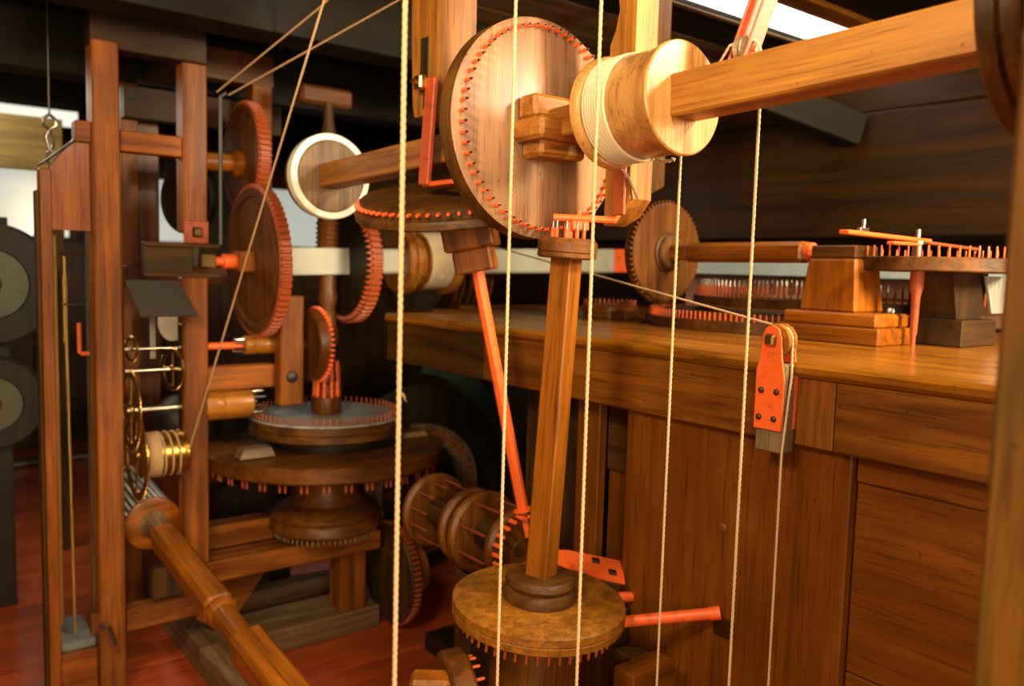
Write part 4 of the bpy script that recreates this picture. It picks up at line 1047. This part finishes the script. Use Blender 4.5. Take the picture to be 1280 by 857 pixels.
kn = obj('red_peg', MB().tube([(0, 0, 0), (-0.03, 0.005, 0.005), (-0.045, 0.006, 0.0)], [0.013, 0.014, 0.008], 12), RED, Matrix.Translation((1.50, 1.405, 0.585)))
tag(kn, 'rounded red knob just behind the broad lower disc', 'knob')
rd = obj('red_rod', MB().tube([(0, 0, 0), (-0.15, 0.20, -0.06)], 0.0135, 14).tube([(0.004, -0.004, 0.001), (-0.012, 0.014, -0.004)], 0.0155, 14), RED, Matrix.Translation((1.493, 1.132, 0.642)))
tag(rd, 'round red rod poking out through the cabinet board beside the lower disc', 'rod')

# ================================================================== thin ropes across the top left
rope('slanting_cord', 'cord slanting up from the brass drum across the wheels to the ceiling', [(0.857, 2.86, 0.76), (0.858, 1.85, 1.985), (0.86, 1.60, 2.29)], 0.0036, CORDF)
rope('slanting_cord', 'upper of two thin cords slanting from the frame top to the ceiling', [(0.966, 2.895, 1.967), (1.115, 2.40, 2.17), (1.17, 2.2, 2.28)], 0.0035, CORDF)
rope('slanting_cord', 'lower of two thin cords slanting from the frame top to the ceiling', [(1.005, 2.895, 1.962), (1.30, 2.258, 2.195), (1.39, 2.05, 2.28)], 0.0035, CORDF)
t = thing('cord_eye', 'dark iron eye on the frame post where two thin cords meet', 'hook', (0.985, 2.9, 1.95))
obj('eye', MB().tube([(0, 0, -0.5), (0, 0, 0.0), (0.02, 0, 0.015)], 0.007, 8), BLACKP, Matrix.Translation((0.982, 2.91, 1.955)), t)

hk = thing('ceiling_hook', 'twisted iron hook hanging from the ceiling above the glazed case', 'hook', (0.51, 3.2, 2.29))
obj('wire', MB().tube([(0, 0, 0.42), (0, 0, 0.0)], 0.003, 6), IRON, Matrix.Translation((0.51, 3.2, 1.87)), hk)
obj('hook', MB().tube([(0.0, 0, 0), (0.018, 0, -0.015), (0.02, 0, -0.035), (0.0, 0, -0.05), (-0.012, 0, -0.075), (-0.004, 0, -0.11), (0.012, 0, -0.13), (0.016, 0, -0.16)], 0.005, 8).tube([(0.0, 0, 0), (-0.018, 0, -0.015), (-0.02, 0, -0.035), (0, 0, -0.05), (0.012, 0, -0.075), (0.008, 0, -0.11), (-0.008, 0, -0.13), (-0.004, 0, -0.165)], 0.005, 8), STEEL, Matrix.Translation((0.51, 3.2, 1.87)), hk)

# far machine at the left edge
fm = thing('far_wheel_stand', 'two blackish wheels one above the other at the left edge of the room', 'machine', (0.36, 3.9, FZ))
for (x, z, r) in ((0.40, 1.28, 0.245), (0.40, 0.80, 0.19)):
    Mq = mat_at((x, 3.9, z), (-0.25, -1, 0.0), EZ)
    o = obj('wheel', MB().lathe([(0, 0.02), (r * 0.55, 0.02), (r * 0.58, 0.012), (r - 0.01, 0.012), (r, 0.005), (r, -0.02), (0, -0.02)], 56), W('black', 'X'), Mq, fm)
    obj('hub', MB().lathe([(0, 0.05), (r * 0.15, 0.05), (r * 0.18, 0.03), (r * 0.56, 0.03), (r * 0.58, 0.012)], 36), plain('olive_paint', lin((74, 70, 42)), 0.5, wear=0.3, nscale=9), Mq, fm)
slab('column', 0.33, 0.47, 3.94, 4.02, FZ, 1.55, 'black', 'z', fm)
fb = thing('far_lintel', 'brownish board below the bright strip window at the far left', 'board', (0.5, 4.6, 1.9))
slab('board', -0.6, 0.78, 4.55, 4.58, 1.80, 2.05, 'lintel', 'x', fb)
slab('post', 0.70, 0.78, 4.55, 4.60, FZ, 1.80, 'dark', 'z', fb)

# near post at the right edge
np_ = slab('near_post', 0.797, 0.96, 0.10, 0.318, FZ, 2.295, 'nearpost', 'z', None, 0.006)
tag(np_, 'blurred amber post close to the camera at the right edge', 'post')

# repeats carry a common group
for o in bpy.data.objects:
    g = {'hanging_rope': 'cords hanging down through the machinery', 'slanting_cord': 'cords slanting up to the ceiling',
         'pin_gear': 'pin wheels on the table', 'clock_arbor': 'arbors of the brass clock movement', 'pinion': 'turned wooden pinions',
         'hanging_bracket': 'hanging wooden brackets', 'cogwheel': 'separate upright cogwheels'}.get(o.name.split('.')[0])
    if g and o.parent is None:
        o['group'] = g
